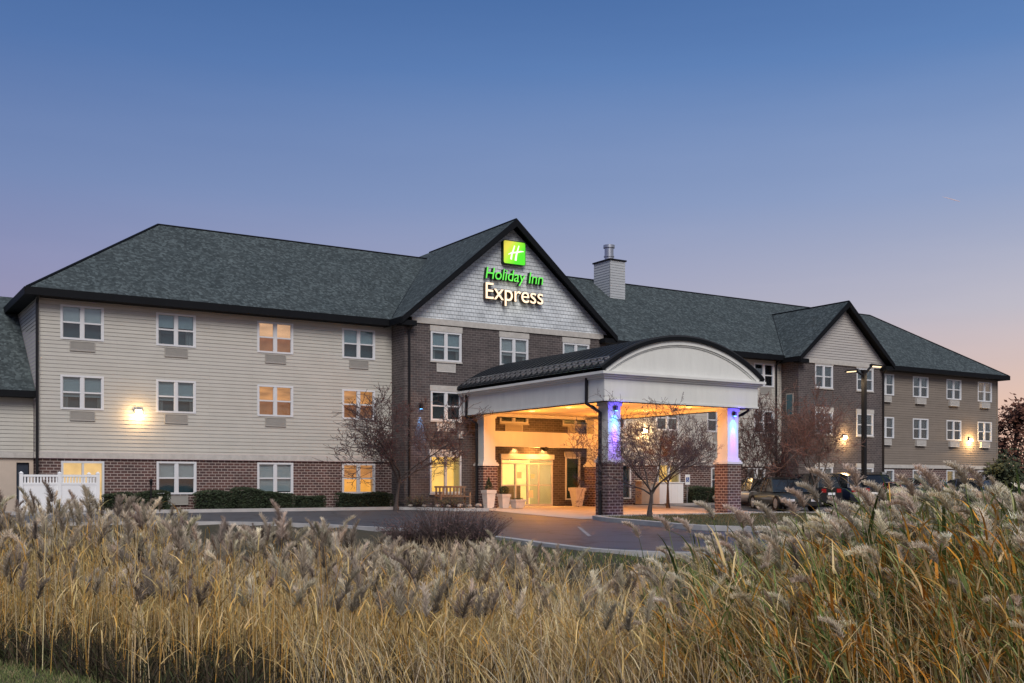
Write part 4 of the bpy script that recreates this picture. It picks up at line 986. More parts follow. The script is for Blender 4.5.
bn = thing('bench', 'grey weathered slatted bench under the bright lobby window', 'bench', (23.5, 41.75, .07))
mb = MB()
for k in range(4): mb.box(-.8, -.22 + k * .115, .43, .8, -.22 + k * .115 + .09, .46)
mb.build('seat', M['wood_grey'], bn); mb = MB()
for k in range(9): mb.box(-.76 + k * .18, .25, .50, -.68 + k * .18, .275, .84)
mb.box(-.8, .24, .84, .8, .285, .92); mb.box(-.8, .245, .47, .8, .28, .50); mb.build('backrest', M['wood_grey'], bn)
for x in (-.78, .71):
    for y in (-.24, .22):
        mb = MB(); mb.box(x, y, 0, x + .07, y + .07, .429 if y < 0 else .46); mb.build('leg', M['wood_grey'], bn)
    mb = MB(); mb.box(x - .005, -.26, .63, x + .075, .24, .66); mb.box(x, -.24, .465, x + .07, -.17, .63); mb.build('armrest', M['wood_grey'], bn)

fn = thing('vinyl_fence', 'white vinyl privacy fence with slotted top beside the lit side door', 'fence', (7.0, 41.9, 0)); FO = (7.0, 41.9, 0)
def fence_panel(x0, x1, y):
    mb = MB(); mb.box(x0, y - .02, .08, x1, y + .02, 1.05); mb.box(x0, y - .035, .05, x1, y + .035, .17); mb.box(x0, y - .035, 1.05, x1, y + .035, 1.13); mb.box(x0, y - .035, 1.34, x1, y + .035, 1.42)
    k = 0; x = x0 + .04
    while x < x1 - .05: mb.box(x, y - .015, 1.13, x + .055, y + .015, 1.34); x += .105
    mb.build('panel', M['white_vinyl'], fn, FO)
def fence_post(x, y):
    mb = MB(); mb.box(x - .06, y - .06, 0, x + .06, y + .06, 1.46); mb.frustum(x, y, 1.46, 1.53, .075, .075, .02, .02); mb.build('post', M['white_vinyl'], fn, FO)
for x, y in ((5.75, 41.6), (7.03, 41.6), (8.35, 41.6), (8.35, 43.2)): fence_post(x, y)
fence_panel(5.81, 6.97, 41.6); fence_panel(7.09, 8.29, 41.6)
mb = MB(); mb.box(8.33, 41.66, .06, 8.37, 43.14, 1.42); mb.build('panel', M['white_vinyl'], fn, FO)
for x in (6.35, 7.7):
    u_ = thing('condenser_unit', 'grey condenser unit behind the white fence, ' + ('nearer the annex' if x < 7 else 'nearer the side door'), 'air conditioner', (x, 42.5, .05), 0, 'condenser units inside the fence')
    mb = MB(); mb.box(-.38, -.38, 0, .38, .38, .8)
    for k in range(8): mb.box(-.39, -.39, .08 + k * .085, .39, .39, .10 + k * .085)
    mb.build('casing', M['ac_grille'], u_); mb = MB(); mb.tube([(0, 0, .80), (0, 0, .83)], .3, 16); mb.build('fan_grille', M['black_metal'], u_)

en = thing('utility_enclosure', 'white panelled utility enclosure behind the bare tree at the canopy', 'enclosure', (36.6, 42.6, .05))
mb = MB(); mb.box(-.8, -.5, 0, .8, .5, 1.08); mb.box(-.84, -.54, 1.08, .84, .54, 1.13)
for k in (-.42, 0, .42): mb.box(k - .01, -.512, .03, k + .01, -.501, 1.07)
mb.build('panel', M['white_vinyl'], en)
cb = thing('utility_cabinet', 'beige utility cabinet left of the white enclosure', 'cabinet', (35.2, 42.7, .05))
mb = MB(); mb.box(-.3, -.25, 0, .3, .25, 1.12); mb.extrude([(-.34, -.29, 1.12), (.34, -.29, 1.12), (.34, .29, 1.18), (-.34, .29, 1.18)], (0, 0, .05)); mb.box(-.26, -.262, .08, .26, -.251, 1.04); mb.build('body', plain('cabinet_beige', (.42, .33, .25), .6, .06, 3), cb)
mb = MB(); mb.box(.17, -.28, .5, .2, -.262, .62); mb.build('handle', M['black_metal'], cb)
ps = thing('parking_sign', 'small white accessible parking sign on a post before the dark brick wall', 'sign', (37.75, 42.2, .05))
mb = MB(); mb.tube([(0, 0, 0), (0, 0, 1.45)], .025, 6); mb.build('post', M['steel'], ps)
mb = MB(); mb.box(-.16, -.04, 1.0, .16, -.028, 1.52); pp = mb.build('panel', M['white_vinyl'], ps)
mb = MB(); Y = -.0425
mb.poly([(-.11, Y, 1.13), (.11, Y, 1.13), (.11, Y, 1.38), (-.11, Y, 1.38)]); mb.cur = 1; Y = -.045
def disc(cx, cz, r): mb.poly([(cx + r * math.cos(t * .5236), Y, cz + r * math.sin(t * .5236)) for t in range(12)])
disc(-.01, 1.355, .016)
def bar2(a, b, w):
    a, b = Vector(a), Vector(b); n = (b - a).normalized(); n = Vector((-n.y, n.x)) * w / 2
    mb.poly([(a.x - n.x, Y, a.y - n.y), (b.x - n.x, Y, b.y - n.y), (b.x + n.x, Y, b.y + n.y), (a.x + n.x, Y, a.y + n.y)])
bar2((-.01, 1.335), (-.005, 1.25), .02); bar2((-.005, 1.25), (.04, 1.25), .018); bar2((.04, 1.25), (.06, 1.175), .018); bar2((-.005, 1.30), (.04, 1.30), .014)
for k in range(9):
    t0, t1 = math.radians(150 + k * 22), math.radians(172 + k * 22); bar2((-.01 + .055 * math.cos(t0), 1.215 + .055 * math.sin(t0)), (-.01 + .055 * math.cos(t1), 1.215 + .055 * math.sin(t1)), .014)
mb.build('symbol', [plain('sign_blue', (.02, .08, .3), .5, .05, 3), M['white_vinyl']], pp)
bl = thing('garden_light', 'thin dark garden post light in the strip before the first hedges', 'lamp', (10.35, 41.9, .08))
mb = MB(); mb.tube([(0, 0, 0), (0, 0, .95)], .03, 8); mb.build('post', M['black_metal'], bl); mb = MB(); mb.lathe(0, 0, [(.05, .95), (.06, 1.1), (.09, 1.12), (.02, 1.2)], 10); mb.build('head', M['black_metal'], bl)

lx, ly = 45.64, 37.31
sl = thing('street_lamp', 'tall black parking lot lamp with two lit heads before the right gable block', 'street lamp', (lx, ly, -.1))
mb = MB(); mb.box(-.10, -.10, .5, .10, .10, 7.05); mb.build('pole', M['black_metal'], sl); mb = MB(); mb.tube([(0, 0, -.1), (0, 0, .5)], .28, 16); mb.build('base', M['concrete'], sl)
mb = MB(); mb.box(-.12, -.12, 7.05, .12, .12, 7.15); mb.build('cap', M['black_metal'], sl)
ux, uy = U[0], -U[1]          # the two heads stand square to the lot lane
for s in (-1, 1):
    def q(a, z): return (ux * a * s, uy * a * s, z)
    mb = MB(); mb.tube([q(.1, 6.9 if s < 0 else 7.0), q(.25, 7.2 if s > 0 else 6.98), q(.4, 7.36 if s > 0 else 7.08)], .06, 8); mb.build('arm', M['black_metal'], sl)
    zc = 7.10 if s < 0 else 7.36
    n = Vector((-uy, ux, 0)) * .17
    A = [Vector(q(.34, zc)) - n, Vector(q(.98, zc - .05)) - n * .8, Vector(q(.98, zc - .05)) + n * .8, Vector(q(.34, zc)) + n]
    mb = MB(); mb.add([a for a in A] + [a + Vector((0, 0, .11 if i in (0, 3) else .06)) for i, a in enumerate(A)], [(0, 3, 2, 1), (4, 5, 6, 7), (0, 1, 5, 4), (1, 2, 6, 5), (2, 3, 7, 6), (3, 0, 4, 7)])
    hd_ = mb.build('lamp_head', M['black_metal'], sl)
    B = [a.lerp(sum(A, Vector()) / 4, .3) for a in A]
    mb = MB(); mb.add([a + Vector((0, 0, -.03)) for a in B] + [a + Vector((0, 0, -.002)) for a in B], [(0, 3, 2, 1), (4, 5, 6, 7), (0, 1, 5, 4), (1, 2, 6, 5), (2, 3, 7, 6), (3, 0, 4, 7)])
    mb.build('lens', M['lamp_street'], hd_)
    c = sum(A, Vector()) / 4
    light('SPOT', (c.x, c.y, c.z - .1), 350, (1, .72, .4), hd_, .15, 130, (0, 0, -1))

# ------------------------------------------------------------------ cars
M['car_glass'] = plain('car_glass', (.012, .015, .018), .06, .1, 2, spec=.8)
M['tail_red'] = plain('tail_red', (.30, .012, .012), .2, .1, 5); M['head_clear'] = plain('head_clear', (.55, .57, .6), .15, .05, 5)
def paint(name, c):
    m, nt, p = newmat(name); p.inputs['Base Color'].default_value = (*c, 1); p.inputs['Roughness'].default_value = .3; p.inputs['Coat Weight'].default_value = .7; p.inputs['Metallic'].default_value = .3; return m
def car(label, x, y, z, heading, col, L=4.6, W=1.86, H=1.68, kind='suv'):
    t = thing('parked_car', label, 'car', (x, y, z), heading, 'cars in the lot before the right wing')
    # local: nose towards +x ; stations (x, floor, belt, roof or None)
    h2 = L / 2
    if kind == 'suv': roof = [(-h2, None), (-h2 + .12, None), (-h2 + .28, .92), (-h2 + .8, 1.0), (0, 1.0), (.45, .97), (1.15, None), (h2 - .35, None), (h2, None)]; hood = [.97, 1.0, 1.0, 1.0, 1.0, 1.0, .98, .86, .68]
    else: roof = [(-h2, None), (-h2 + .25, None), (-h2 + .95, .93), (-.55, 1.0), (-.1, 1.0), (.3, .96), (1.05, None), (h2 - .4, None), (h2, None)]; hood = [.86, .93, .95, .94, .93, .93, .91, .80, .62]
    belt = H * .60
    body = MB(); loops = []
    for (sx_, rf_), hb_ in zip(roof, hood):
        zb = belt * hb_; e = 1 - .10 * (abs(sx_) / h2) ** 4; w = W / 2 * e
        loops.append([(sx_, -w * .86, .24), (sx_, -w, .38), (sx_, -w, zb * .72), (sx_, -w * .95, zb), (sx_, 0, zb + .03), (sx_, w * .95, zb), (sx_, w, zb * .72), (sx_, w, .38), (sx_, w * .86, .24)])
    n = 9; vs = [p for l in loops for p in l]; fs = []
    for i in range(len(loops) - 1):
        for k in range(n): k2 = (k + 1) % n; fs.append((i * n + k, (i + 1) * n + k, (i + 1) * n + k2, i * n + k2))
    body.add(vs, fs, True); body.add(loops[0], [tuple(range(n))]); body.add(loops[-1], [tuple(range(n - 1, -1, -1))])
    pm = paint('car_paint', col); body.build('body', pm, t)
    # cabin: glass house, roof skin, pillars
    st = [(a, b) for a, b in roof if b]; x0 = roof[roof.index(st[0]) - 1][0]; x1 = roof[roof.index(st[-1]) + 1][0]
    w0, w1 = W / 2 * .93, W / 2 * .72
    low = [(x0, belt * .98)] + [(a, belt * .985) for a, b in st] + [(x1, belt * .96)]
    top = [(st[0][0] - .02, H * st[0][1])] + [(a, H * b) for a, b in st] + [(st[-1][0] + .02, H * st[-1][1])]
    gl = MB(); m_ = len(low)
    V = [(a, -w0, b) for a, b in low] + [(a, -w1, b) for a, b in top] + [(a, w1, b) for a, b in top] + [(a, w0, b) for a, b in low]
    F = []
    for i in range(m_ - 1): F += [(i, i + 1, m_ + i + 1, m_ + i), (2 * m_ + i, 2 * m_ + i + 1, 3 * m_ + i + 1, 3 * m_ + i)]
    F += [(0, m_, 2 * m_, 3 * m_), (m_ - 1, 4 * m_ - 1, 3 * m_ - 1, 2 * m_ - 1)]
    gl.add(V, F); gl.build('window', M['car_glass'], t)
    rf_ = MB(); V = [(a, s * (w1 + .012), b + .012) for s in (-1, 1) for a, b in top] + [(a, s * w1 * .6, b + .045) for s in (-1, 1) for a, b in top]
    F = []
    for i in range(m_ - 1): F += [(i, i + 1, 2 * m_ + i + 1, 2 * m_ + i), (2 * m_ + i, 2 * m_ + i + 1, 3 * m_ + i + 1, 3 * m_ + i), (3 * m_ + i, 3 * m_ + i + 1, m_ + i + 1, m_ + i)]
    rf_.add(V, F, True)
    for s in (-1, 1):
        for i in (0, 2, 3, m_ - 1):
            a, b = low[i], top[i]; rf_.tube([(a[0], s * (w0 + .004), a[1] - .02), (b[0], s * (w1 + .006), b[1] + .02)], .035, 5)
    rf_.build('roof', pm, t)
    for sx_ in (-h2 + .85, h2 - .9):
        for s in (-1, 1):
            wy = s * (W / 2 - .11); r = .35
            tw = MB(); tw.tube([(sx_, wy - .11, r), (sx_, wy + .11, r)], r, 20, sm=False); wh = tw.build('wheel', M['rubber'], t)
            rm = MB(); rm.tube([(sx_, wy + s * .105, r), (sx_, wy + s * .118, r)], .23, 14)
            rm.build('rim', M['alloy'], wh)
    for s in (-1, 1):
        k = MB(); k.box(-h2 - .015, s * W * .30 - .16, belt * .74, -h2 + .06, s * W * .30 + .16, belt * .93); k.build('tail_light', M['tail_red'], t)
        k = MB(); k.box(h2 - .10, s * W * .30 - .18, belt * .50, h2 + .015, s * W * .30 + .18, belt * .62); k.build('headlight', M['head_clear'], t)
    k = MB(); k.box(-h2 - .04, -W * .46, .32, -h2 + .05, W * .46, .50); k.build('bumper', M['rubber'], t)
    k = MB(); k.box(h2 - .05, -W * .46, .26, h2 + .04, W * .46, .44); k.build('bumper', M['rubber'], t)
    k = MB(); k.box(-h2 - .02, -.26, .62, -h2 - .008, .26, .74); k.build('number_plate', M['white_vinyl'], t)
    return t
HP = math.pi / 2
def at_car(px, d, z=-.1): x, y = world_at(px, d); return x, y, z
car('white car parked behind the right front brick pier of the canopy', *at_car(755, 55.5), HP, (.55, .55, .54), kind='sedan', H=1.46)
car('dark grey-green car on the lot lane right of the canopy', *at_car(783, 50, -.15), HP * 2.72, (.030, .040, .037), L=4.7, H=1.5, kind='sedan')
car('black SUV parked left of the navy one, behind the reddish tree', *at_car(797, 56.5), HP, (.012, .012, .014))
car('navy blue SUV with its rear to the lot, right of the reddish tree trunk', *at_car(825, 57.5), HP * 1.02, (.014, .022, .05), H=1.72)
car('dark SUV parked side-on just beyond the lamp post', *at_car(871, 61), HP * .5, (.02, .022, .02), L=4.9, H=1.8)
car('low red car half hidden by the tall reeds', *at_car(893, 59, -.2), HP * .85, (.22, .02, .02), H=1.35, kind='sedan')
car('teal blue car half hidden by the tall reeds at the tan wing', *at_car(916, 64, -.1), HP * .9, (.05, .15, .18), H=1.5, kind='sedan')
car('dark blue car farthest right along the tan wing', *at_car(962, 68, -.1), HP, (.03, .04, .07), H=1.5, kind='sedan')

# ------------------------------------------------------------------ contrail
mb = MB(); c0, c1 = Vector((*world_at(942, 3000), 1.08 + (484 - 196.5) / FPX * 3000)), Vector((*world_at(960, 3000), 1.08 + (484 - 201.5) / FPX * 3000))
mb.tube([c0, c0.lerp(c1, .3), c0.lerp(c1, .7), c1], [.2, .8, 1.1, .5], 6)
o = mb.build('contrail', plain('vapour', (.62, .55, .55), 1, .02, .01)); tag(o, 'short pale vapour trail high in the sky at the right', 'contrail', kind='stuff')

# ------------------------------------------------------------------ reeds and grasses
def plantmat(name, rough=.85, trans=.12):
    m = bpy.data.materials.new(name); m.use_nodes = True; nt = m.node_tree; p = nt.nodes['Principled BSDF']
    a = nt.nodes.new('ShaderNodeAttribute'); a.attribute_name = 'tint'
    nt.links.new(a.outputs['Color'], p.inputs['Base Color']); p.inputs['Roughness'].default_value = rough; p.inputs['Specular IOR Level'].default_value = .15
    t = nt.nodes.new('ShaderNodeBsdfTranslucent'); nt.links.new(a.outputs['Color'], t.inputs['Color'])
    mx = nt.nodes.new('ShaderNodeMixShader'); mx.inputs[0].default_value = trans
    nt.links.new(p.outputs[0], mx.inputs[1]); nt.links.new(t.outputs[0], mx.inputs[2]); nt.links.new(mx.outputs[0], nt.nodes['Material Output'].inputs[0]); return m
M['reed'] = plantmat('reed_fibre')
class Soup:
    """many thin blades gathered into one mesh, each vertex with its own tint"""
    def __init__(s): s.V = []; s.Q = []; s.T = []; s.C = []; s.n = 0
    def put(s, v, q, c):
        s.V.append(v); s.Q.append(q + s.n); s.C.append(c); s.n += len(v)
    def ribbons(s, base, az, lean, bend, L, w, seg, col, twist=None, taper=1.0):
        """base N,3; blades leave at angle lean from vertical towards az and bend further along their length"""
        N = len(L); ds = L / seg
        P = np.zeros((N, seg + 1, 3)); P[:, 0] = base
        for i in range(seg):
            th = lean + bend * ((i + .5) / seg) ** 1.3
            P[:, i + 1, 0] = P[:, i, 0] + np.sin(th) * np.cos(az) * ds; P[:, i + 1, 1] = P[:, i, 1] + np.sin(th) * np.sin(az) * ds; P[:, i + 1, 2] = P[:, i, 2] + np.cos(th) * ds
        tw = az + np.pi / 2 if twist is None else twist
        sd = np.stack([np.cos(tw), np.sin(tw), np.zeros(N)], 1)
        V = np.zeros((N, seg + 1, 2, 3))
        for i in range(seg + 1):
            f = i / seg; ww = w * (1 - taper * f ** 1.6) * .5 + .0006
            V[:, i, 0] = P[:, i] - sd * ww[:, None]; V[:, i, 1] = P[:, i] + sd * ww[:, None]
        idx = np.arange(N)[:, None] * (seg + 1) * 2 + np.arange(seg)[None] * 2
        Q = np.stack([idx, idx + 1, idx + 3, idx + 2], -1).reshape(-1, 4)
        C = np.repeat(col[:, None, :], (seg + 1) * 2, 1).reshape(-1, 3)
        s.put(V.reshape(-1, 3), Q, C); return P
    def stems(s, base, az, lean, bend, L, r, seg, col):
        N = len(L); ds = L / seg; P = np.zeros((N, seg + 1, 3)); P[:, 0] = base
        for i in range(seg):
            th = lean + bend * ((i + .5) / seg) ** 2
            P[:, i + 1, 0] = P[:, i, 0] + np.sin(th) * np.cos(az) * ds; P[:, i + 1, 1] = P[:, i, 1] + np.sin(th) * np.sin(az) * ds; P[:, i + 1, 2] = P[:, i, 2] + np.cos(th) * ds
        V = np.zeros((N, seg + 1, 3, 3))
        for i in range(seg + 1):
            rr = r * (1 - .6 * i / seg)
            for k in range(3):
                a = az + 2.094 * k; V[:, i, k, 0] = P[:, i, 0] + np.cos(a) * rr; V[:, i, k, 1] = P[:, i, 1] + np.sin(a) * rr; V[:, i, k, 2] = P[:, i, 2]
        Q = []
        for k in range(3):
            idx = np.arange(N)[:, None] * (seg + 1) * 3 + np.arange(seg)[None] * 3; k2 = (k + 1) % 3
            Q.append(np.stack([idx + k, idx + k2, idx + 3 + k2, idx + 3 + k], -1).reshape(-1, 4))
        s.put(V.reshape(-1, 3), np.concatenate(Q), np.repeat(col[:, None, :], (seg + 1) * 3, 1).reshape(-1, 3)); return P
    def plumes(s, top, az, lean, size, col, strands, wind):
        """feathery spindle heads: strands leave a short curved axis, longest low down, and trail with the wind"""
        N = len(size); K = strands
        f = rng.random((N, K)) ** 1.15; ax_th = lean[:, None] + wind[:, None] * f
        dx = np.sin(ax_th); ax = np.stack([dx * np.cos(az)[:, None], dx * np.sin(az)[:, None], np.cos(ax_th)], -1)
        base = (top[:, None, :] + ax * (f * size[:, None])[..., None] * .86).reshape(-1, 3)
        a2 = rng.random(N * K) * 2 * np.pi
        azr = np.repeat(az, K); w_ = np.repeat(np.clip(wind, 0, 1.2), K)
        vx = np.cos(a2) + w_ * 1.3 * np.cos(azr); vy = np.sin(a2) + w_ * 1.3 * np.sin(azr); a3 = np.arctan2(vy, vx)
        ff = f.reshape(-1); sz = np.repeat(size, K)
        L = sz * (.37 - .19 * ff) * rng.uniform(.5, 1.2, N * K)
        ln = np.repeat(lean, K) * .6 + rng.uniform(.05, 1.0, N * K) * (1 - .55 * ff); bd = rng.uniform(-.35, .6, N * K) + w_ * .5
        c = np.repeat(col, K, 0) * (.72 + .50 * ff + rng.normal(0, .10, N * K))[:, None].clip(.4, 1.4)
        s.ribbons(base, a3, ln, bd, L, .0052 * (sz / .30) * rng.uniform(.6, 1.6, N * K), 2, c, twist=rng.random(N * K) * np.pi * 2, taper=.85)
    def mesh(s, name, mat):
        V = np.concatenate(s.V); Q = np.concatenate(s.Q); C = np.concatenate(s.C)
        me = bpy.data.meshes.new(name); me.vertices.add(len(V)); me.vertices.foreach_set('co', V.astype(np.float32).ravel())
        me.loops.add(len(Q) * 4); me.loops.foreach_set('vertex_index', Q.astype(np.int32).ravel())
        me.polygons.add(len(Q)); me.polygons.foreach_set('loop_start', np.arange(0, len(Q) * 4, 4, dtype=np.int32)); me.polygons.foreach_set('loop_total', np.full(len(Q), 4, np.int32))
        at = me.attributes.new('tint', 'FLOAT_COLOR', 'POINT'); at.data.foreach_set('color', np.concatenate([np.clip(C, 0, 1), np.ones((len(C), 1))], 1).astype(np.float32).ravel())
        me.materials.append(mat); me.update(calc_edges=True); return me
    def build(s, name, mat, parent=None):
        o = bpy.data.objects.new(name, s.mesh(name, mat)); COL.objects.link(o)
        if parent: o.parent = parent
        return o
def pick(pal, n, jit=.18):
    pal = np.array(pal); c = pal[rng.integers(0, len(pal), n)]; return c * rng.uniform(1 - jit, 1 + jit, (n, 1)) * rng.uniform(.95, 1.05, (n, 3))
STRAW = [(.76, .57, .29), (.66, .48, .22), (.58, .40, .15), (.80, .66, .41), (.42, .31, .14)]
GOLD = [(.70, .43, .12), (.60, .33, .08), (.74, .53, .23), (.42, .27, .10), (.55, .42, .18)]
OLIVE = [(.16, .23, .06), (.21, .27, .085), (.30, .32, .12), (.10, .15, .045), (.36, .35, .15)]
ORANGE = [(.64, .30, .045), (.56, .24, .04), (.66, .40, .11)]
PLUME = [(.56, .48, .36), (.42, .35, .27), (.64, .56, .43), (.27, .22, .175), (.34, .28, .22)]
PLUME_P = [(.70, .61, .47), (.58, .50, .38), (.78, .69, .55)]
ENVX = [-60, 0, 60, 110, 160, 220, 300, 380, 450, 520, 560, 620, 660, 700, 740, 780, 820, 850, 900, 950, 1000, 1100]
ENVY = [489, 489, 491, 496, 502, 517, 520, 532, 541, 545, 551, 559, 556, 546, 532, 522, 511, 499, 490, 481, 470, 466]
def scatter(n, px0, px1, d0, d1, smin=.9, pw=1.0):
    """points in the ditch and on its banks"""
    out = []
    while sum(len(o) for o in out) < n:
        px = rng.uniform(px0, px1, n); d = np.sqrt(rng.uniform(d0 ** 2, d1 ** 2, n)) if pw == 1 else d0 + (d1 - d0) * rng.random(n) ** pw
        t = (px - 512) / FPX; x = d * (U[0] * t + U[1]); y = d * (-U[1] * t + U[0])
        s = edge_dist(x, y); fr = np.interp(px, [-40, 0, 90, 135, 300, 520, 1060], [10.5, 10.15, 9.3, 8.3, 8.1, 8.1, 7.6]) + rng.normal(0, .12, n)
        ok = (s > smin) & (d > fr)
        out.append(np.stack([x, y, px, d, s], 1)[ok])
    o = np.concatenate(out)[:n]; return o
def reed_bed(sp, pts, plume_p, leaves, pal_s, pal_l, plume_size, strands, lean_sd, spread_px=(22, 125), wind_dir=None, leaf_len=(.22, .48), leaf_w=(.010, .020), pal_p=PLUME, hmin=.7, hmax=2.7):
    n = len(pts); x, y, px, d, s = pts.T; z = gz(x, y) - .03
    env = np.interp(px, ENVX, ENVY) + 6 * np.sin(px * .031 + 1) + 4 * np.sin(px * .11)
    span = np.interp(d, [8, 17], [spread_px[1], spread_px[0]])
    ty = env + rng.random(n) ** 1.25 * span + np.abs(rng.normal(0, 5, n)) - 3
    has = rng.random(n) < plume_p
    ty = ty + ~has * rng.uniform(4, 45, n)
    topz = 1.08 - (ty - HOR) * d / FPX
    psz = rng.uniform(*plume_size, n)
    L = np.clip(topz - z - has * psz * .8, hmin, hmax)
    az = rng.random(n) * 2 * np.pi if wind_dir is None else rng.normal(wind_dir, .7, n)
    lean = np.abs(rng.normal(0, lean_sd, n)); bend = rng.uniform(0, .22, n) + lean_sd * rng.random(n)
    base = np.stack([x, y, z], 1)
    P = sp.stems(base, az, lean, bend, L, rng.uniform(.0032, .0052, n), 5, pick(pal_s, n))
    # leaves
    K = leaves; f = rng.uniform(.15, .97, (n, K)); i0 = np.minimum((f * 5).astype(int), 4); u = f * 5 - i0
    ar = np.arange(n)[:, None]; bp = (P[ar, i0] * (1 - u)[..., None] + P[ar, i0 + 1] * u[..., None]).reshape(-1, 3)
    N = n * K
    la = rng.random(N) * 2 * np.pi if wind_dir is None else rng.normal(wind_dir, 1.0, N)
    sp.ribbons(bp, la, rng.uniform(.2, .8, N), rng.uniform(.5, 1.9, N), rng.uniform(*leaf_len, N), rng.uniform(*leaf_w, N), 4, pick(pal_l, N, .25), twist=la + np.pi / 2 + rng.normal(0, .5, N))
    if has.any():
        top = P[has, -1]; th = lean[has] + bend[has]
        sp.plumes(top, az[has], th * .8, psz[has], pick(pal_p, has.sum(), .32), strands, rng.uniform(.1, .6, has.sum()) + (0 if wind_dir is None else .35))
def ramped(p, a, b): return p[rng.random(len(p)) < np.clip((p[:, 2] - a) / (b - a), 0, 1)]
WIND = math.atan2(U[1], -U[0])          # towards the left of the view
def thin_grass(sp, n, px0, px1, d0, d1, drop, lo, hi, pal, az0, azs, w, bmax, hmax):
    q = scatter(n, px0, px1, d0, d1); b = np.stack([q[:, 0], q[:, 1], gz(q[:, 0], q[:, 1]) - .03], 1)
    L = np.clip((1.08 - (np.interp(q[:, 2], ENVX, ENVY) + drop - HOR) * q[:, 3] / FPX - b[:, 2]) * rng.uniform(lo, hi, n), .25, hmax)
    sp.ribbons(b, rng.normal(az0, azs, n), rng.uniform(0, .35, n), rng.uniform(.15, bmax, n), L, rng.uniform(*w, n), 6, pick(pal, n, .25), twist=rng.random(n) * 6.28)
sp = Soup()
reed_bed(sp, scatter(2300, -30, 540, 8.2, 16.5), .30, 4, STRAW + GOLD[:2], GOLD + STRAW[:2] + [(.24, .16, .06)], (.22, .33), 210, .07, leaf_len=(.14, .36), leaf_w=(.006, .013))
reed_bed(sp, scatter(1100, -330, -30, 9.5, 16.5), .30, 4, STRAW + GOLD[:2], GOLD + STRAW[:2], (.22, .33), 90, .07, leaf_len=(.14, .36), leaf_w=(.006, .013))
reed_bed(sp, scatter(900, 400, 640, 8.6, 15), .10, 4, STRAW, STRAW + GOLD, (.22, .32), 200, .12, leaf_len=(.14, .36), leaf_w=(.006, .013))
o = sp.build('reed_bed', M['reed']); tag(o, 'golden reed bed with greyish plumes filling the ditch across the left and middle', 'reeds', kind='stuff')
sp = Soup()
PALE = STRAW + [(.66, .56, .40), (.50, .42, .28), (.58, .50, .36)]
reed_bed(sp, scatter(1100, 560, 830, 8.0, 14), .08, 4, STRAW, STRAW + GOLD[:3], (.22, .32), 200, .25, (20, 95), leaf_w=(.006, .013))
thin_grass(sp, 4000, 500, 840, 8.0, 14.5, 24, .5, 1.25, PALE, WIND, 1.4, (.005, .010), 2.1, 1.9)
thin_grass(sp, 2600, 300, 1060, 7.6, 10.5, 50, .4, 1.05, PALE, WIND, 1.4, (.004, .009), 2.3, 1.5)
o = sp.build('dry_grass', M['reed']); tag(o, 'tangled arching straw-coloured grass in the middle of the foreground', 'grass', kind='stuff')
sp = Soup()
reed_bed(sp, ramped(scatter(1250, 640, 1060, 9.2, 13.5), 640, 830), .50, 8, OLIVE + STRAW, OLIVE + OLIVE + ORANGE[:1] + STRAW[:1] + [(.30, .32, .10)], (.22, .31), 330, .14, (6, 90), WIND, (.28, .55), (.014, .026), PLUME_P, .8, 2.9)
reed_bed(sp, scatter(900, 1060, 1420, 7.6, 13), .4, 6, OLIVE + STRAW, OLIVE + OLIVE + ORANGE[:1] + STRAW[:1], (.30, .42), 140, .14, (10, 120), WIND, (.28, .55), (.014, .026), PLUME_P, .8, 2.6)
reed_bed(sp, ramped(scatter(860, 640, 1060, 7.6, 10), 650, 840), .18, 7, STRAW + OLIVE[:2], ORANGE + ORANGE[:1] + STRAW[:3] + OLIVE, (.20, .29), 300, .2, (60, 190), WIND, (.28, .5), (.012, .024), PLUME_P, .6, 2.4)
o = sp.build('reed_bed', M['reed']); tag(o, 'tall green and orange wind-blown reeds with big pale plumes at the right', 'reeds', kind='stuff')
# low dead growth, slope grass, turf
sp = Soup()
n = 27000; q = scatter(n, -300, 1300, 7.4, 21, .55); b = np.stack([q[:, 0], q[:, 1], gz(q[:, 0], q[:, 1]) - .02], 1)
h = rng.uniform(.15, .55, n) * np.interp(q[:, 4], [.5, 2.2, 4], [.35, .8, 1.1])
grn = np.clip((q[:, 2] - 470) / 60, 0, 1) * np.clip((2.6 - q[:, 4]) / .8, 0, 1)
c = np.where((rng.random(n) < grn * .75)[:, None], pick([(.07, .11, .03), (.09, .13, .04), (.12, .13, .05)], n), np.where((q[:, 4] > 3.2)[:, None], pick([(.075, .052, .03), (.05, .038, .026), (.11, .08, .045), (.05, .045, .024), (.20, .14, .075)], n, .3), pick(STRAW + GOLD[:2] + [(.14, .12, .06)], n, .3)))  # ditch filler is brown dead litter, darkened further as shade between reeds
sp.ribbons(b, rng.random(n) * 6.28, rng.uniform(0, .5, n), rng.uniform(.1, 1.4, n), h, rng.uniform(.006, .013, n), 3, c, twist=rng.random(n) * 6.28)
n = 15000; q = scatter(n, -40, 800, 14, 26, .3); b = np.stack([q[:, 0], q[:, 1], gz(q[:, 0], q[:, 1]) - .02], 1)
gr = np.clip((q[:, 2] - 470) / 50, 0, 1); h = rng.uniform(.18, .52, n) * (1 - .72 * gr)
c = np.where((rng.random(n) < gr * .8)[:, None], pick([(.10, .16, .04), (.13, .18, .055), (.17, .19, .07)], n), pick([(.56, .43, .28), (.48, .37, .23), (.40, .29, .17), (.62, .50, .34)], n, .25))
sp.ribbons(b, rng.random(n) * 6.28, rng.uniform(0, .5, n), rng.uniform(.1, 1.3, n), h, rng.uniform(.008, .016, n), 3, c, twist=rng.random(n) * 6.28)
o = sp.build('slope_grass', M['reed']); tag(o, 'short dry grass on the banks of the ditch below the drive', 'grass', kind='stuff')
sp = Soup()
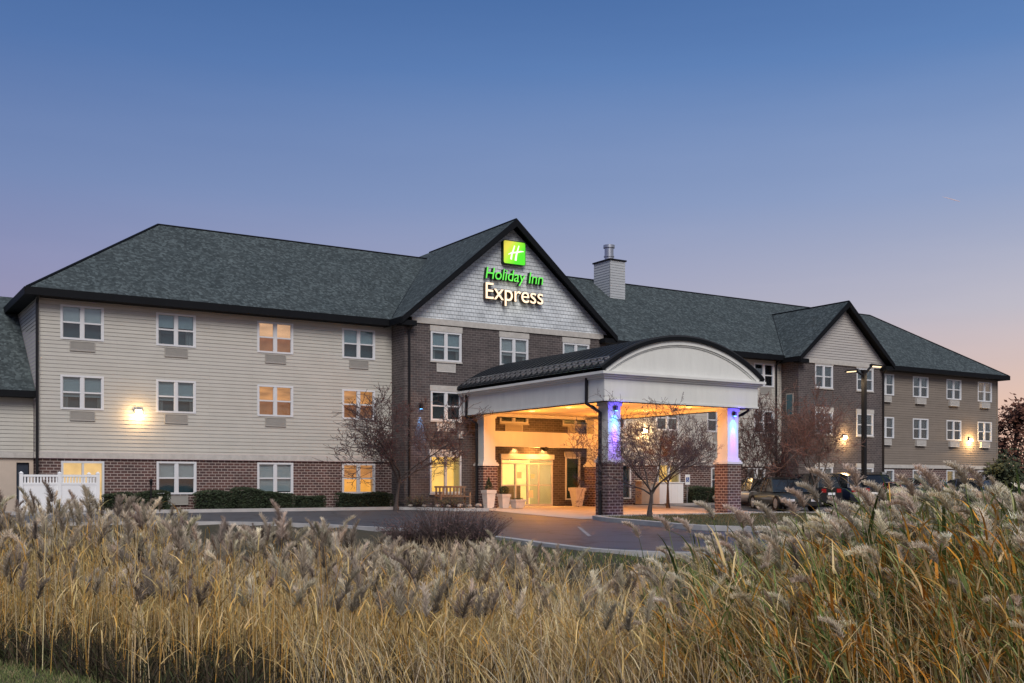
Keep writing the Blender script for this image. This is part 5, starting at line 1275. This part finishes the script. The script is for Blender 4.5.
n = 42000; q = np.stack([rng.uniform(-80, 330, n), rng.uniform(7.0, 11.5, n)], 1); t = (q[:, 0] - 512) / FPX
x = q[:, 1] * (U[0] * t + U[1]); y = q[:, 1] * (-U[1] * t + U[0])
ok = q[:, 1] < np.interp(q[:, 0], [-80, 0, 90, 135, 300], [10.9, 10.25, 9.4, 8.4, 8.0]) + rng.normal(0, .1, n); x, y = x[ok], y[ok]; n = len(x)
sp.ribbons(np.stack([x, y, gz(x, y) - .01], 1), rng.random(n) * 6.28, rng.uniform(0, .7, n), rng.uniform(.1, 1, n), rng.uniform(.03, .085, n), rng.uniform(.004, .008, n), 2, pick([(.15, .19, .065), (.18, .21, .085), (.12, .16, .055), (.32, .26, .14)], n), twist=rng.random(n) * 6.28)
o = sp.build('lawn_grass', M['reed']); tag(o, 'mown green turf in the bottom left corner', 'grass', kind='stuff')
# turf on the island
sp = Soup(); n = 16000; x = rng.uniform(21.5, 40, n); y = rng.uniform(21.4, 30.7, n)
from mathutils.geometry import intersect_point_tri_2d
def inside(px_, py_, poly):
    r = np.zeros(len(px_), bool); j = len(poly) - 1
    for i in range(len(poly)):
        xi, yi = poly[i]; xj, yj = poly[j]
        r ^= ((yi > py_) != (yj > py_)) & (px_ < (xj - xi) * (py_ - yi) / (yj - yi + 1e-12) + xi); j = i
    return r
ok = inside(x, y, isl); x, y = x[ok], y[ok]; n = len(x)
sp.ribbons(np.stack([x, y, grade(y) + .09], 1), rng.random(n) * 6.28, rng.uniform(0, .6, n), rng.uniform(.1, 1, n), rng.uniform(.05, .13, n), rng.uniform(.010, .018, n), 2, pick([(.07, .09, .035), (.14, .12, .06), (.18, .14, .08), (.10, .08, .05)], n), twist=rng.random(n) * 6.28)
o = sp.build('island_grass', M['reed']); tag(o, 'patchy turf and fallen leaves on the kerbed island before the canopy', 'grass', kind='stuff')
# dark weeds at the foot of the reeds in the lower left
sp = Soup(); n = 5000; q = scatter(n, -40, 260, 8.2, 10.9); b = np.stack([q[:, 0], q[:, 1], gz(q[:, 0], q[:, 1])], 1)
sp.ribbons(b, rng.random(n) * 6.28, rng.uniform(0, .9, n), rng.uniform(.1, 1.2, n), rng.uniform(.12, .42, n), rng.uniform(.008, .02, n), 3, pick([(.07, .055, .04), (.05, .05, .03), (.10, .075, .05), (.06, .07, .03)], n, .3), twist=rng.random(n) * 6.28)
o = sp.build('weeds', M['reed']); tag(o, 'dark brown weeds at the foot of the reeds above the turf', 'weeds', kind='stuff')

# reeds that stand clear of the beds, each one a thing
def reed_proto(H, psz, pal_s, pal_l, pal_p, strands, lean, bend, wind, nl, big):
    one = lambda v: np.array([v], float)
    a = Soup(); P = a.stems(np.zeros((1, 3)), one(WIND), one(lean), one(bend), one(H), one(.0052), 6, pick(pal_s, 1)); ms = [('stem', a.mesh('stem', M['reed']))]
    for k in range(nl):
        f = .35 + .55 * k / nl; i = int(f * 6); l = Soup()
        l.ribbons(P[:, i], one(WIND + rng.normal(0, .9)), one(.5), one(rng.uniform(.6, 1.5)), one(rng.uniform(.28, .5)), one(.02 if big else .014), 5, pick(pal_l, 1)); ms.append(('leaf', l.mesh('leaf', M['reed'])))
    p = Soup(); p.plumes(P[:, -1], one(WIND), one(lean + bend), one(psz), pick(pal_p, 1, .05), strands, one(wind)); ms.append(('plume', p.mesh('plume', M['reed'])))
    return ms
def reed(ms, x, y, rz, sc_, label, group):
    t = thing('reed', label, 'reed', (x, y, g1(x, y) - .03), rz, group); t.scale = (sc_, sc_, sc_)
    for nm, me in ms: o = bpy.data.objects.new(nm, me); COL.objects.link(o); o.parent = t
protoL = [reed_proto(1.0, .17, STRAW[:3], GOLD, PLUME, 280, .03, .12, .3, 3, False) for k in range(3)]
protoR = [reed_proto(1.0, .145, OLIVE + STRAW[:2], OLIVE + ORANGE, PLUME_P, 420, .06, .22, .6, 4, True) for k in range(4)]
def clear_reed(px, top, d, protos, label, group, k):
    x, y = world_at(px, d); zt = 1.08 - (top - HOR) * d / FPX; h = zt - g1(x, y)
    reed(protos[k % len(protos)], x, y, rng.normal(0, .35), h / 1.13, label, group)
for k, (px, top, d) in enumerate([(12, 484, 13.5), (38, 487, 14), (62, 481, 13), (84, 490, 14.5), (104, 486, 13.2), (128, 499, 14), (150, 503, 13.5), (196, 508, 14.5), (236, 516, 13.6), (291, 500, 13.2), (335, 527, 13.8), (412, 536, 13), (470, 540, 13.4), (505, 530, 12.4)]):
    clear_reed(px, top, d, protoL, 'slender straw reed whose grey plume stands clear above the left reed bed', 'reeds standing clear of the left bed', k)
for k, (px, top, d) in enumerate([(660, 512, 11), (690, 505, 10.5), (712, 508, 11.5), (738, 490, 10.2), (752, 500, 11), (764, 494, 10.6), (776, 499, 10.2), (789, 490, 10.5), (800, 496, 10.8), (814, 487, 10.2), (828, 476, 9.6), (846, 470, 9.2), (862, 455, 9.0), (874, 452, 9.4), (895, 474, 9.2), (912, 468, 8.8), (934, 462, 9.2), (955, 452, 8.6), (972, 458, 9.0), (990, 448, 8.4), (1010, 452, 8.8)]):
    clear_reed(px, top, d, protoR, 'tall wind-bent reed whose big pale plume rises above the right reeds', 'reeds standing clear at the right', k)
